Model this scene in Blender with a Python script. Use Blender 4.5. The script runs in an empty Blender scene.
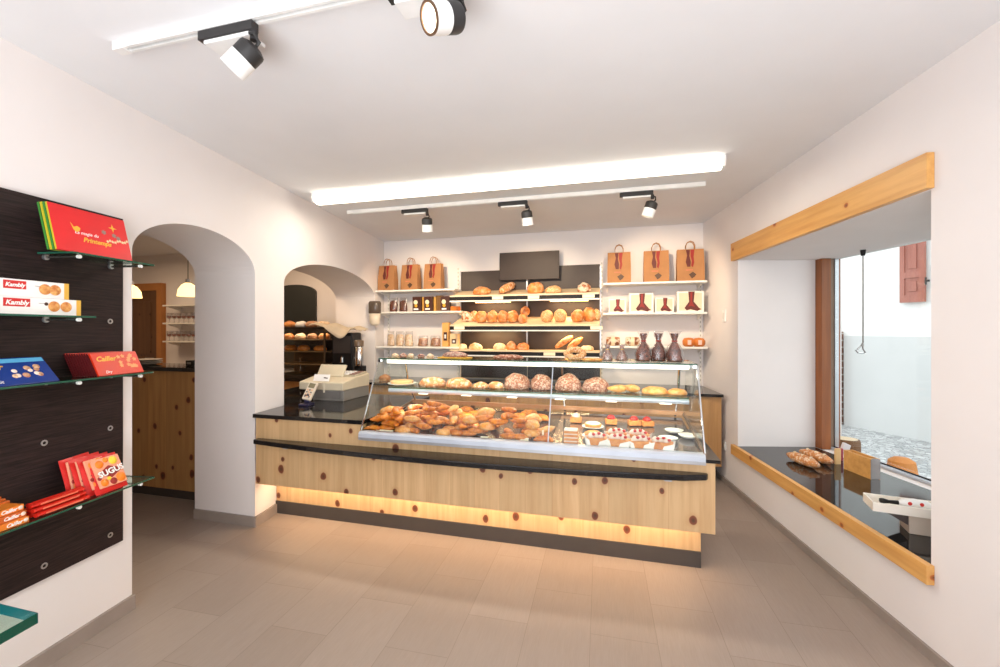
import bpy, bmesh, math, random
from math import sin, cos, pi, radians, hypot
from mathutils import Vector, Matrix, Euler
random.seed(7)
R = random.Random(11)
SC = bpy.context.scene
COL = SC.collection

# ------------------------------------------------------------------ camera
A = radians(14.8)
FPX = 430.0
EYE = 1.5
cd = bpy.data.cameras.new('camera'); cam = bpy.data.objects.new('camera', cd); COL.objects.link(cam)
cam.location = (0, 0, EYE); cam.rotation_euler = (pi/2, 0, A)
cd.sensor_width = 36; cd.lens = 36*FPX/1000; cd.shift_y = -0.0035
cd.clip_start = 0.02; cd.clip_end = 100
SC.camera = cam
# ------------------------------------------------------------------ world, lights, exposure
vs = SC.view_settings
vs.view_transform = 'Standard'; vs.look = 'None'; vs.gamma = 1; vs.use_curve_mapping = False
vs.exposure = -0.06
W = bpy.data.worlds.new('sky'); SC.world = W; W.use_nodes = True
W.node_tree.nodes['Background'].inputs[0].default_value = (0.93, 0.965, 1.0, 1)
W.node_tree.nodes['Background'].inputs[1].default_value = 2.5

def area(name, loc, rot, sx, sy, power, col=(1, 1, 1), spread=None):
    l = bpy.data.lights.new(name, 'AREA'); l.shape = 'RECTANGLE'; l.size = sx; l.size_y = sy
    l.energy = power; l.color = col
    if spread: l.spread = spread
    o = bpy.data.objects.new(name, l); COL.objects.link(o); o.location = loc; o.rotation_euler = rot
    return o
def spot(name, loc, target, power, col, size=70, blend=.6, rad=.03):
    l = bpy.data.lights.new(name, 'SPOT'); l.energy = power; l.color = col
    l.spot_size = radians(size); l.spot_blend = blend; l.shadow_soft_size = rad
    o = bpy.data.objects.new(name, l); COL.objects.link(o); o.location = loc
    o.rotation_euler = (Vector(target)-Vector(loc)).to_track_quat('-Z', 'Y').to_euler()
    return o
def c2w(X, D):                     # metres right of / ahead of the camera, to the plan of the room
    return (X*cos(A)-D*sin(A), X*sin(A)+D*cos(A))
WARM = (1.0, 0.76, 0.50)
area('ceiling_lamp_light', (-0.885, 3.28, 2.60), (0, 0, 0), 3.0, 0.12, 34, (1.0, 0.89, 0.74))
area('added_front_fill', (-0.4, -1.35, 1.7), (radians(-80)+pi, 0, 0), 3.0, 1.6, 52, (0.96, 0.97, 1.0))  # added fill lamp behind the camera, brightens the whole room
area('added_ceiling_fill', (-0.3, -0.7, 0.75), (pi-.30, 0, 0), 1.8, 0.9, 84, (0.95, 0.975, 1.0))  # added upward fill behind the camera, brightens the ceiling
area('toe_strip_light', (-1.05, 2.86, 0.325), (0, 0, 0), 3.1, 0.05, 8, (1.0, 0.79, 0.54))
area('case_top_strip_light', (-0.6, 2.93, 1.258), (0, 0, 0), 2.1, 0.03, 5, (1.0, 0.93, 0.82))
area('case_shelf_strip_light', (-0.6, 2.98, 1.022), (0, 0, 0), 2.0, 0.03, 8, (1.0, 0.84, 0.64))
for zz in (1.83, 1.475):
    for xx in (-1.42, -0.5):
        area('rack_strip_light', (xx, 5.03, zz), (radians(15), 0, 0), 0.45, 0.02, 3.2, (1.0, 0.74, 0.4))
for xx, yy in ((-5.2, 3.6), (-4.0, 4.3), (-6.6, 4.0)):
    area('back_room_light', (xx, yy, 2.6), (0, 0, 0), 0.5, 0.5, 14, (1.0, 0.72, 0.46))
spot('track_spot_light', (-1.93, 3.8, 2.42), (-2.4, 5.2, 1.6), 78, WARM, 80)
spot('track_spot_light', (-0.95, 3.8, 2.42), (-0.9, 5.2, 1.6), 78, WARM, 80)
spot('track_spot_light', (0.2, 3.8, 2.42), (0.5, 5.2, 1.7), 70, WARM, 80)

# ------------------------------------------------------------------ materials
def srgb(r, g, b):
    f = lambda c: (c/255/12.92) if c/255 <= 0.04045 else ((c/255+0.055)/1.055)**2.4
    return (f(r), f(g), f(b), 1)
def newmat(name):
    m = bpy.data.materials.new(name); m.use_nodes = True
    nt = m.node_tree; b = nt.nodes['Principled BSDF']
    return m, nt, b
def N(nt, t, **k):
    n = nt.nodes.new(t)
    for a, v in k.items(): setattr(n, a, v)
    return n
def coords(nt, scale=(1, 1, 1), rot=(0, 0, 0), loc=(0, 0, 0)):
    tc = N(nt, 'ShaderNodeTexCoord'); mp = N(nt, 'ShaderNodeMapping')
    mp.inputs['Scale'].default_value = scale; mp.inputs['Rotation'].default_value = rot; mp.inputs['Location'].default_value = loc
    nt.links.new(tc.outputs['Object'], mp.inputs['Vector']); return mp.outputs['Vector']
def ramp(nt, fac, stops):
    r = N(nt, 'ShaderNodeValToRGB'); e = r.color_ramp.elements
    while len(e) < len(stops): e.new(0.5)
    for i, (p, c) in enumerate(stops): e[i].position = p; e[i].color = c
    nt.links.new(fac, r.inputs[0]); return r.outputs['Color']
def noise(nt, vec, scale, detail=3, rough=.5):
    n = N(nt, 'ShaderNodeTexNoise'); n.inputs['Scale'].default_value = scale
    n.inputs['Detail'].default_value = detail; n.inputs['Roughness'].default_value = rough
    nt.links.new(vec, n.inputs['Vector']); return n.outputs['Fac']
def mixc(nt, fac, a, b, typ='MIX'):
    m = N(nt, 'ShaderNodeMixRGB', blend_type=typ)
    for i, v in ((0, fac), (1, a), (2, b)):
        if isinstance(v, (int, float)): m.inputs[i].default_value = v
        elif isinstance(v, tuple): m.inputs[i].default_value = v
        else: nt.links.new(v, m.inputs[i])
    return m.outputs[0]
def mth(nt, op, a, b=None, clamp=False):
    m = N(nt, 'ShaderNodeMath', operation=op); m.use_clamp = clamp
    for i, v in ((0, a), (1, b)):
        if v is None: continue
        if isinstance(v, (int, float)): m.inputs[i].default_value = v
        else: nt.links.new(v, m.inputs[i])
    return m.outputs[0]
def bump(nt, b, h, strength=.2, dist=.01):
    n = N(nt, 'ShaderNodeBump'); n.inputs['Strength'].default_value = strength; n.inputs['Distance'].default_value = dist
    nt.links.new(h, n.inputs['Height']); nt.links.new(n.outputs[0], b.inputs['Normal'])
MATS = {}
def plain(name, rgb, rough=.5, metal=0, var=.06, vs_=8, spec=None, emit=None, es=1):
    if name in MATS: return MATS[name]
    m, nt, b = newmat(name)
    c = srgb(*rgb); v = coords(nt); f = noise(nt, v, vs_)
    d = tuple(max(0, x*(1-var)) for x in c[:3])+(1,); l = tuple(min(1, x*(1+var)) for x in c[:3])+(1,)
    nt.links.new(ramp(nt, f, [(.3, d), (.7, l)]), b.inputs['Base Color'])
    b.inputs['Roughness'].default_value = rough; b.inputs['Metallic'].default_value = metal
    if spec is not None: b.inputs['Specular IOR Level'].default_value = spec
    if emit:
        b.inputs['Emission Color'].default_value = srgb(*emit); b.inputs['Emission Strength'].default_value = es
    MATS[name] = m; return m
def glassy(name, tint=(1, 1, 1, 1), fac=.0, rough=.02, ior=1.45):
    m, nt, b = newmat(name); nt.nodes.remove(b)
    out = nt.nodes['Material Output']
    t = N(nt, 'ShaderNodeBsdfTransparent'); t.inputs[0].default_value = tint
    g = N(nt, 'ShaderNodeBsdfGlossy'); g.inputs['Roughness'].default_value = rough
    fr = N(nt, 'ShaderNodeLayerWeight'); fr.inputs[0].default_value = .5
    f = mth(nt, 'ADD', mth(nt, 'MULTIPLY', mth(nt, 'POWER', fr.outputs['Facing'], 5), .85), .03+fac, True)
    mx = N(nt, 'ShaderNodeMixShader')
    nt.links.new(f, mx.inputs[0]); nt.links.new(t.outputs[0], mx.inputs[1]); nt.links.new(g.outputs[0], mx.inputs[2])
    nt.links.new(mx.outputs[0], out.inputs[0]); MATS[name] = m; return m
def wood(name, base, dark, plank=.14, knots=True, axis='z', rough=.45, kscale=5.0, krad=.11, kcut=.72, knotc=(96, 42, 26), loc=(0, 0, 0)):
    """vertical (z) or lengthwise (x) grained pine with scattered round knots"""
    m, nt, b = newmat(name)
    st = (1, 1, .06) if axis == 'z' else (.06, 1, 1)
    v0 = coords(nt, loc=loc); v = coords(nt, st, loc=loc)
    f = noise(nt, v, 26, 5, .6)
    f2 = noise(nt, v, 7, 2)
    col = ramp(nt, f, [(.3, srgb(*dark)), (.62, srgb(*base))])
    col = mixc(nt, .35, col, ramp(nt, f2, [(.3, srgb(*[int(c*.9) for c in base])), (.7, srgb(*[min(255, int(c*1.06)) for c in base]))]))
    if plank:
        sx = N(nt, 'ShaderNodeSeparateXYZ'); nt.links.new(v0, sx.inputs[0])
        a = sx.outputs[0] if axis == 'z' else sx.outputs[2]
        q = mth(nt, 'DIVIDE', a, plank); fl = mth(nt, 'FLOOR', q); fr = mth(nt, 'SUBTRACT', q, fl)
        wn = N(nt, 'ShaderNodeTexWhiteNoise', noise_dimensions='1D'); nt.links.new(fl, wn.inputs['W'])
        col = mixc(nt, mth(nt, 'MULTIPLY', wn.outputs['Value'], .42), col, srgb(*[int(c*.82) for c in base]))
        ln = mth(nt, 'LESS_THAN', mth(nt, 'ABSOLUTE', mth(nt, 'SUBTRACT', fr, .5)), .49)
        col = mixc(nt, mth(nt, 'SUBTRACT', 1, ln), col, mixc(nt, .5, col, srgb(*dark)))
    if knots:
        sk = N(nt, 'ShaderNodeSeparateXYZ'); nt.links.new(v0, sk.inputs[0]); ck = N(nt, 'ShaderNodeCombineXYZ')
        ax = mth(nt, 'ADD', sk.outputs[0], mth(nt, 'MULTIPLY', sk.outputs[1], .9))
        nt.links.new(mth(nt, 'MULTIPLY', ax, 1 if axis == 'z' else .8), ck.inputs[0]); nt.links.new(mth(nt, 'MULTIPLY', sk.outputs[2], .8 if axis == 'z' else 1), ck.inputs[1])
        kv = ck.outputs[0]
        vo = N(nt, 'ShaderNodeTexVoronoi'); vo.inputs['Scale'].default_value = kscale
        vo.voronoi_dimensions = '2D'; nt.links.new(kv, vo.inputs['Vector'])
        sp = N(nt, 'ShaderNodeSeparateColor'); nt.links.new(vo.outputs['Color'], sp.inputs[0])
        on = mth(nt, 'GREATER_THAN', sp.outputs[0], kcut)
        rad = mth(nt, 'MULTIPLY_ADD', sp.outputs[1], krad*.45); rad.node.inputs[2].default_value = krad*.4
        nz_ = noise(nt, kv, 14, 2)
        dd = mth(nt, 'DIVIDE', vo.outputs['Distance'], mth(nt, 'MULTIPLY', rad, mth(nt, 'ADD', nz_, .5)))
        k = mth(nt, 'MULTIPLY', mth(nt, 'SUBTRACT', 1.15, dd, True), 5, True)
        k = mth(nt, 'MULTIPLY', k, on)
        halo = mth(nt, 'MULTIPLY', mth(nt, 'MULTIPLY', mth(nt, 'SUBTRACT', 2.2, dd, True), on), .35)
        col = mixc(nt, halo, col, srgb(*dark))
        core = ramp(nt, dd, [(.0, srgb(*[int(c*.55) for c in knotc])), (.55, srgb(*knotc)), (1, srgb(*[min(255, int(c*1.3)) for c in knotc]))])
        col = mixc(nt, mth(nt, 'MULTIPLY', k, .92), col, core)
    nt.links.new(col, b.inputs['Base Color'])
    b.inputs['Roughness'].default_value = rough
    bump(nt, b, f, .05, .004)
    MATS[name] = m; return m
def granite(name, rgb=(22, 21, 22), rough=.07):
    m, nt, b = newmat(name)
    v = coords(nt); f = noise(nt, v, 220, 2, .7); g = noise(nt, v, 30, 3)
    c = ramp(nt, f, [(.45, srgb(*[int(x*.7) for x in rgb])), (.72, srgb(*[min(255, int(x*1.8+12)) for x in rgb]))])
    c = mixc(nt, mth(nt, 'MULTIPLY', g, .3), c, srgb(30, 28, 27))
    nt.links.new(c, b.inputs['Base Color']); b.inputs['Roughness'].default_value = rough
    b.inputs['Specular IOR Level'].default_value = .45
    MATS[name] = m; return m
def bread(name, lo, hi, flour=0, scale=25, rough=.5, fl=(240, 225, 200), thr=.52):
    m, nt, b = newmat(name)
    v = coords(nt); oi = N(nt, 'ShaderNodeObjectInfo')
    va = N(nt, 'ShaderNodeVectorMath', operation='ADD'); nt.links.new(v, va.inputs[0])
    mm = N(nt, 'ShaderNodeVectorMath', operation='SCALE'); mm.inputs['Scale'].default_value = 9
    cb = N(nt, 'ShaderNodeCombineXYZ')
    for i in range(3): nt.links.new(oi.outputs['Random'], cb.inputs[i])
    nt.links.new(cb.outputs[0], mm.inputs[0]); nt.links.new(mm.outputs[0], va.inputs[1]); v = va.outputs[0]
    f = noise(nt, v, scale, 4, .6)
    c = ramp(nt, f, [(.32, srgb(*lo)), (.66, srgb(*hi))])
    c = mixc(nt, mth(nt, 'MULTIPLY', oi.outputs['Random'], .3), c, srgb(*lo))
    if flour:
        g = noise(nt, v, scale*1.7, 5, .7)
        k = ramp(nt, g, [(thr-.04, (0, 0, 0, 1)), (thr+.04, (1, 1, 1, 1))])
        c = mixc(nt, mth(nt, 'MULTIPLY', k, flour), c, srgb(*fl))
    nt.links.new(c, b.inputs['Base Color']); b.inputs['Roughness'].default_value = rough
    bump(nt, b, f, .5, .006)
    MATS[name] = m; return m

def wall_paint(name, rgb, r=.85, bs=.08):
    m, nt, b = newmat(name); v = coords(nt); f = noise(nt, v, 3, 4); g = noise(nt, v, 90, 2)
    c = srgb(*rgb)
    nt.links.new(ramp(nt, f, [(.3, tuple(x*.97 for x in c[:3])+(1,)), (.7, c)]), b.inputs['Base Color'])
    b.inputs['Roughness'].default_value = r; b.inputs['Specular IOR Level'].default_value = .2
    bump(nt, b, g, bs, .002); MATS[name] = m; return m
PLASTER = wall_paint('white_plaster', (234, 228, 226))
CEILM = wall_paint('ceiling_paint', (234, 234, 236))
EXTW = wall_paint('street_render_white', (238, 238, 236), .9, .3)
EXTG = wall_paint('street_render_grey', (210, 211, 210), .9, .4)

def floor_mat():
    m, nt, b = newmat('floor_tile')
    v = coords(nt, rot=(0, 0, radians(90-1.6)), loc=(0, .05, 0))
    br = N(nt, 'ShaderNodeTexBrick'); nt.links.new(v, br.inputs['Vector'])
    br.inputs['Scale'].default_value = 1; br.inputs['Brick Width'].default_value = .62; br.inputs['Row Height'].default_value = .315
    br.inputs['Mortar Size'].default_value = .0016; br.inputs['Mortar Smooth'].default_value = .1
    br.offset = .5
    br.inputs['Color1'].default_value = srgb(157, 143, 133); br.inputs['Color2'].default_value = srgb(148, 134, 124)
    br.inputs['Mortar'].default_value = srgb(130, 115, 106)
    s = noise(nt, coords(nt, (16, .9, 1)), 9, 5, .7); s2 = noise(nt, coords(nt, (3, .5, 1)), 6, 3)
    c = mixc(nt, mth(nt, 'MULTIPLY', ramp(nt, s, [(.35, (0, 0, 0, 1)), (.7, (1, 1, 1, 1))]), .3), br.outputs['Color'], srgb(122, 107, 98))
    c = mixc(nt, mth(nt, 'MULTIPLY', s2, .25), c, srgb(170, 154, 143))
    nt.links.new(c, b.inputs['Base Color']); b.inputs['Roughness'].default_value = .42
    b.inputs['Specular IOR Level'].default_value = .35
    bump(nt, b, s, .05, .002); MATS['floor_tile'] = m; return m
FLOORM = floor_mat()
BASEM = plain('grey_brown_skirting', (150, 138, 130), .5)
PINE = wood('stone_pine_panel', (220, 183, 135), (188, 142, 94), plank=.17, kscale=5.2, krad=.15, kcut=.50)
PINEB = wood('stone_pine_back_bar', (204, 156, 98), (166, 114, 62), plank=.22, kscale=5.0, krad=.17, kcut=.45)
PINET = wood('honey_pine_trim', (226, 172, 100), (196, 134, 66), plank=0, axis='x', kscale=6.5, krad=.15, kcut=.55, knotc=(150, 78, 36))
PINED = wood('brown_pine_frame', (150, 88, 44), (108, 58, 26), plank=0, kscale=6, krad=.06, kcut=.7, knotc=(70, 32, 18))
DOORW = wood('dark_door_pine', (110, 74, 44), (84, 54, 30), plank=.2, kscale=5, krad=.08, kcut=.6, knotc=(50, 24, 12))
def wenge():
    m, nt, b = newmat('dark_wenge_board'); v = coords(nt, (.04, 1, 1)); f = noise(nt, v, 190, 4, .65)
    nt.links.new(ramp(nt, f, [(.38, srgb(25, 17, 17)), (.66, srgb(52, 37, 35))]), b.inputs['Base Color'])
    b.inputs['Roughness'].default_value = .6; b.inputs['Specular IOR Level'].default_value = .25; bump(nt, b, f, .3, .003); MATS['w'] = m; return m
WENGE = wenge()
BLACK = granite('black_granite')
SILL = granite('black_granite_sill', (26, 25, 26), .05)
PLINTH = plain('dark_grey_plinth', (66, 60, 57), .5)
DARKP = plain('dark_grey_back_board', (64, 54, 49), .45, spec=.3)
SLATE = plain('menu_board_face', (60, 50, 46), .5, spec=.3)
TRAYW = plain('pale_wood_tray', (226, 202, 166), .5)
WHITE = plain('white_lacquer', (236, 232, 224), .4)
CREAM = plain('cream_card', (240, 228, 196), .7)
ALU = plain('brushed_aluminium', (186, 188, 192), .35, .85)
ALUW = plain('light_aluminium_rail', (196, 203, 214), .4, .35)
CHROME = plain('chrome', (215, 215, 215), .12, 1)
BLK = plain('black_plastic', (22, 20, 20), .45, spec=.25)
BLKM = plain('black_matt_metal', (40, 38, 38), .5)
WPL = plain('white_plastic', (235, 234, 232), .4)
GREYPL = plain('grey_plastic', (128, 124, 118), .5)
BEIGEPL = plain('beige_plastic', (206, 194, 168), .5)
GL = glassy('clear_glass', (.97, .99, .98, 1), 0)
GLG = glassy('green_edged_glass', (.80, .92, .86, 1), .02)
GLEDGE = plain('glass_edge_green', (34, 84, 66), .15)
GLBLUE = plain('glass_edge_blue_green', (26, 96, 104), .12)
CELLO = glassy('cellophane', (.93, .92, .92, 1), .07, .3)
LAMPW = plain('lit_diffuser', (255, 250, 240), .5, emit=(255, 243, 222), es=5.0)
LEDW = plain('lit_strip_cover', (255, 250, 240), .5, emit=(255, 240, 215), es=2.2)
LEDWARM = plain('lit_warm_strip', (255, 220, 160), .5, emit=(255, 200, 130), es=6)
PEND = plain('lit_pendant_glass', (255, 226, 170), .5, emit=(255, 214, 140), es=2.6)
KRAFT = plain('kraft_paper', (172, 122, 78), .8, var=.08)
REDP = plain('red_print', (150, 38, 32), .6)
DKRED = plain('dark_red_print', (96, 36, 30), .6)
REDBOX = plain('red_gift_card', (222, 34, 38), .35)
GREENB = plain('green_gift_card', (44, 104, 44), .45)
YELB = plain('yellow_green_card', (190, 176, 40), .45)
GOLD = plain('gold_print', (232, 178, 52), .4)
WPRINT = plain('white_print', (245, 242, 238), .5)
WBOX = plain('white_biscuit_carton', (240, 236, 234), .4)
BISC = bread('biscuit_print', (198, 112, 48), (240, 184, 110), 0, 60)
BLUEB = plain('blue_chocolate_wrapper', (14, 50, 130), .25)
LBLUE = plain('light_blue_print', (90, 170, 214), .3)
NUT = bread('hazelnut_print', (150, 70, 30), (236, 200, 160), 0, 70)
ORRED = plain('orange_red_wrapper', (206, 46, 20), .3, spec=.3)
MAROON = plain('maroon_wrapper_edge', (84, 14, 18), .4, spec=.3)
ORANGE = plain('orange_wrapper', (226, 126, 40), .35)
BROWNC = plain('brown_chocolate_carton', (70, 36, 26), .4)
REDW = plain('glossy_red_wrapper', (206, 38, 26), .22)
SUGR = plain('candy_bag_pink_red', (214, 44, 40), .3, spec=.3)
ORFRUIT = plain('orange_fruit_print', (240, 130, 30), .3)
LEMON = plain('lemon_fruit_print', (240, 208, 60), .3)
PINKF = plain('pink_foil', (226, 130, 150), .3)
CRO = bread('croissant_crust', (172, 78, 14), (242, 152, 50), 0, 32, .38)
CRO2 = bread('light_roll_crust', (206, 122, 40), (240, 176, 86), .2, 30, .45)
LOAF = bread('golden_loaf_crust', (172, 90, 34), (226, 150, 70), .25, 14, .5)
DLOAF = bread('dark_loaf_crust', (112, 58, 28), (178, 104, 52), .75, 12, .6, thr=.5)
FLOURED = bread('floured_loaf_crust', (176, 100, 46), (224, 154, 88), .7, 22, .65, thr=.54)
ROUNDF = bread('flour_dusted_round_crust', (112, 58, 36), (172, 102, 68), .6, 40, .65, fl=(236, 206, 184), thr=.53)
SEED = bread('seeded_crust', (184, 112, 50), (230, 178, 108), .7, 60, .6, thr=.54)
BUNF = bread('white_bun_crust', (196, 140, 78), (236, 206, 160), .6, 12, .6, thr=.5)
CAKE = bread('sponge_cake', (200, 112, 46), (232, 162, 84), 0, 40)
CREAMF = plain('whipped_cream', (234, 214, 198), .5)
STRAW = plain('strawberry_red', (196, 40, 36), .3)
PAPERW = plain('white_paper_case', (240, 232, 222), .6)
FIGRED = plain('red_jelly', (160, 30, 24), .25)
CHOCO = bread('chocolate_lumps', (36, 18, 12), (150, 80, 52), 0, 70, .75)
MIXB = bread('brown_biscuits', (120, 66, 36), (206, 140, 90), .3, 50)
PALEB = bread('pale_meringue', (206, 150, 96), (246, 228, 196), .6, 50)
PLUM = bread('purple_brown_sweets', (90, 46, 44), (190, 130, 110), .4, 50)
LINEN = plain('cream_cloth', (206, 190, 166), .9)
STEEL = plain('stainless_steel', (150, 146, 140), .25, .9)
DKTRAY = plain('dark_display_deck', (58, 46, 42), .14)
MIRT = plain('polished_steel_tray', (150, 148, 150), .14, .9)
SHUT = wood('weathered_red_shutter', (168, 104, 88), (140, 78, 64), plank=0, knots=False)
BRICK = None
def cobble():
    m, nt, b = newmat('street_cobbles'); v = coords(nt)
    vo = N(nt, 'ShaderNodeTexVoronoi', feature='DISTANCE_TO_EDGE'); vo.inputs['Scale'].default_value = 14
    vc = N(nt, 'ShaderNodeTexVoronoi'); vc.inputs['Scale'].default_value = 14
    nt.links.new(v, vo.inputs['Vector']); nt.links.new(v, vc.inputs['Vector'])
    sp = N(nt, 'ShaderNodeSeparateColor'); nt.links.new(vc.outputs['Color'], sp.inputs[0])
    c = ramp(nt, sp.outputs[0], [(0, srgb(150, 152, 154)), (1, srgb(206, 208, 208))])
    c = mixc(nt, ramp(nt, vo.outputs['Distance'], [(.02, (1, 1, 1, 1)), (.09, (0, 0, 0, 1))]), c, srgb(140, 140, 140))
    nt.links.new(c, b.inputs['Base Color']); b.inputs['Roughness'].default_value = .7
    bump(nt, b, vo.outputs['Distance'], .6, .03); return m
COBBLE = cobble()
def brickm():
    m, nt, b = newmat('old_brick'); v = coords(nt, rot=(pi/2, 0, 0))
    br = N(nt, 'ShaderNodeTexBrick'); nt.links.new(v, br.inputs['Vector']); br.inputs['Scale'].default_value = 1
    br.inputs['Brick Width'].default_value = .3; br.inputs['Row Height'].default_value = .12; br.inputs['Mortar Size'].default_value = .012
    br.inputs['Color1'].default_value = srgb(140, 100, 84); br.inputs['Color2'].default_value = srgb(120, 88, 76); br.inputs['Mortar'].default_value = srgb(196, 188, 180)
    nt.links.new(br.outputs['Color'], b.inputs['Base Color']); b.inputs['Roughness'].default_value = .85; return m
BRICK = brickm()
def slotted():
    m, nt, b = newmat('slotted_upright'); v = coords(nt); sx = N(nt, 'ShaderNodeSeparateXYZ'); nt.links.new(v, sx.inputs[0])
    fr = mth(nt, 'FRACT', mth(nt, 'MULTIPLY', sx.outputs[2], 20)); a = mth(nt, 'GREATER_THAN', fr, .55)
    k = mth(nt, 'MULTIPLY', a, mth(nt, 'LESS_THAN', mth(nt, 'ABSOLUTE', sx.outputs[0]), .005))
    nt.links.new(mixc(nt, k, srgb(232, 228, 220), srgb(176, 170, 162)), b.inputs['Base Color']); b.inputs['Roughness'].default_value = .4; return m
SLOTTED = slotted()

# ------------------------------------------------------------------ mesh helpers
class B:
    def __init__(s): s.bm = bmesh.new()
    def _m(s, vs, M):
        if M is not None:
            for v in vs: v.co = M @ v.co
    def box(s, x0, x1, y0, y1, z0, z1, M=None, bev=0, seg=2):
        vs = [s.bm.verts.new((x, y, z)) for z in (z0, z1) for y in (y0, y1) for x in (x0, x1)]
        fs = [s.bm.faces.new([vs[i] for i in f]) for f in ((0, 2, 3, 1), (4, 5, 7, 6), (0, 1, 5, 4), (2, 6, 7, 3), (0, 4, 6, 2), (1, 3, 7, 5))]
        if bev:
            es = list({e for f in fs for e in f.edges})
            r = bmesh.ops.bevel(s.bm, geom=es, offset=bev, segments=seg, affect='EDGES', profile=.5)
            vs = list({v for f in r['faces'] for v in f.verts} | {v for v in vs if v.is_valid})
        s._m(vs, M); return s
    def prism(s, pts, z0, z1, M=None):
        """plan polygon raised from z0 to z1"""
        n = len(pts); a = [s.bm.verts.new((p[0], p[1], z0)) for p in pts]; b = [s.bm.verts.new((p[0], p[1], z1)) for p in pts]
        s.bm.faces.new(a[::-1]); s.bm.faces.new(b)
        for i in range(n): s.bm.faces.new((a[i], a[(i+1) % n], b[(i+1) % n], b[i]))
        s._m(a+b, M); return s
    def xprism(s, pts, y0, y1, M=None):
        """x-z outline extruded along y"""
        n = len(pts); a = [s.bm.verts.new((p[0], y0, p[1])) for p in pts]; b = [s.bm.verts.new((p[0], y1, p[1])) for p in pts]
        s.bm.faces.new(a); s.bm.faces.new(b[::-1])
        for i in range(n): s.bm.faces.new((a[i], b[i], b[(i+1) % n], a[(i+1) % n]))
        s._m(a+b, M); return s
    def yprism(s, pts, x0, x1, M=None):
        """y-z outline extruded along x"""
        n = len(pts); a = [s.bm.verts.new((x0, p[0], p[1])) for p in pts]; b = [s.bm.verts.new((x1, p[0], p[1])) for p in pts]
        s.bm.faces.new(a[::-1]); s.bm.faces.new(b)
        for i in range(n): s.bm.faces.new((a[i], a[(i+1) % n], b[(i+1) % n], b[i]))
        s._m(a+b, M); return s
    def lathe(s, prof, n=20, M=None, squash=(1, 1)):
        rings = []
        allv = []
        for r, z in prof:
            if r < 1e-5: v = [s.bm.verts.new((0, 0, z))]
            else: v = [s.bm.verts.new((r*cos(2*pi*i/n)*squash[0], r*sin(2*pi*i/n)*squash[1], z)) for i in range(n)]
            rings.append(v); allv += v
        for a, b in zip(rings, rings[1:]):
            for i in range(n):
                j = (i+1) % n
                if len(a) == 1 and len(b) == 1: continue
                if len(a) == 1: s.bm.faces.new((a[0], b[j], b[i]))
                elif len(b) == 1: s.bm.faces.new((a[i], a[j], b[0]))
                else: s.bm.faces.new((a[i], a[j], b[j], b[i]))
        closed = tuple(prof[0]) == tuple(prof[-1])
        if len(rings[0]) > 1 and not closed: s.bm.faces.new(rings[0][::-1])
        if len(rings[-1]) > 1 and not closed: s.bm.faces.new(rings[-1])
        s._m(allv, M); return s
    def cyl(s, p, q, r, n=14, r2=None):
        p, q = Vector(p), Vector(q); d = q-p
        M = Matrix.Translation(p) @ d.to_track_quat('Z', 'Y').to_matrix().to_4x4()
        return s.lathe([(r, 0), (r if r2 is None else r2, d.length)], n, M)
    def tube(s, pts, rad, n=8, flat=1.0, up=(0, 0, 1)):
        pts = [Vector(p) for p in pts]; k = len(pts)
        if not hasattr(rad, '__len__'): rad = [rad]*k
        rings = []; up = Vector(up)
        for i, p in enumerate(pts):
            t = (pts[min(i+1, k-1)]-pts[max(i-1, 0)]).normalized()
            a = t.cross(up)
            if a.length < 1e-3: a = t.cross(Vector((1, 0, 0)))
            a.normalize(); b = a.cross(t).normalized()
            rings.append([s.bm.verts.new(p+rad[i]*(a*cos(2*pi*j/n)+b*sin(2*pi*j/n)*flat)) for j in range(n)])
        for a, b in zip(rings, rings[1:]):
            for j in range(n): s.bm.faces.new((a[j], a[(j+1) % n], b[(j+1) % n], b[j]))
        s.bm.faces.new(rings[0][::-1]); s.bm.faces.new(rings[-1]); return s
    def blob(s, rx, ry, rz, M=None, seg=16, rings=10, fn=None, base=-.55):
        """a rounded lump with a flattened underside"""
        r = bmesh.ops.create_uvsphere(s.bm, u_segments=seg, v_segments=rings, radius=1)
        for v in r['verts']:
            c = v.co
            k = fn(c) if fn else 1
            z = max(c.z, base)
            v.co = Vector((c.x*rx*k, c.y*ry*k, (z-base)*rz*(k if c.z > 0 else 1)))
        s._m(r['verts'], M); return s
def link(o, parent=None):
    COL.objects.link(o)
    if parent is not None: o.parent = parent
    return o
def mesh(name, b, mat, parent=None, smooth=False, world=False, sub=0):
    if world and parent is not None:
        M = wm(parent).inverted()
        for v in b.bm.verts: v.co = M @ v.co
    bmesh.ops.recalc_face_normals(b.bm, faces=b.bm.faces[:])
    me = bpy.data.meshes.new(name); b.bm.to_mesh(me); b.bm.free()
    for m in (mat if isinstance(mat, (list, tuple)) else [mat]): me.materials.append(m)
    if smooth: me.shade_smooth() if smooth is True else me.shade_smooth()
    o = bpy.data.objects.new(name, me); link(o, parent)
    if smooth == 'auto':
        me.shade_smooth(); me.set_sharp_from_angle(angle=radians(35))
    if sub:
        mo = o.modifiers.new('s', 'SUBSURF'); mo.levels = sub; mo.render_levels = sub
    return o
def wm(o):
    M = Matrix.Identity(4)
    while o is not None:
        M = Matrix.LocRotScale(o.location, o.rotation_euler, o.scale) @ M; o = o.parent
    return M
def tag(o, label, cat, group=None, kind=None):
    o['label'] = label; o['category'] = cat
    if group: o['group'] = group
    if kind: o['kind'] = kind
    return o
def thing(name, label, cat, loc=(0, 0, 0), rz=0, group=None, rot=None):
    o = bpy.data.objects.new(name, None); COL.objects.link(o); o.empty_display_size = .05
    o.location = loc; o.rotation_euler = rot if rot else (0, 0, rz)
    return tag(o, label, cat, group)
def struct(name, b, mat, label, cat, smooth=False):
    o = mesh(name, b, mat, None, smooth); tag(o, label, cat, None, 'structure'); return o
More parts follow.
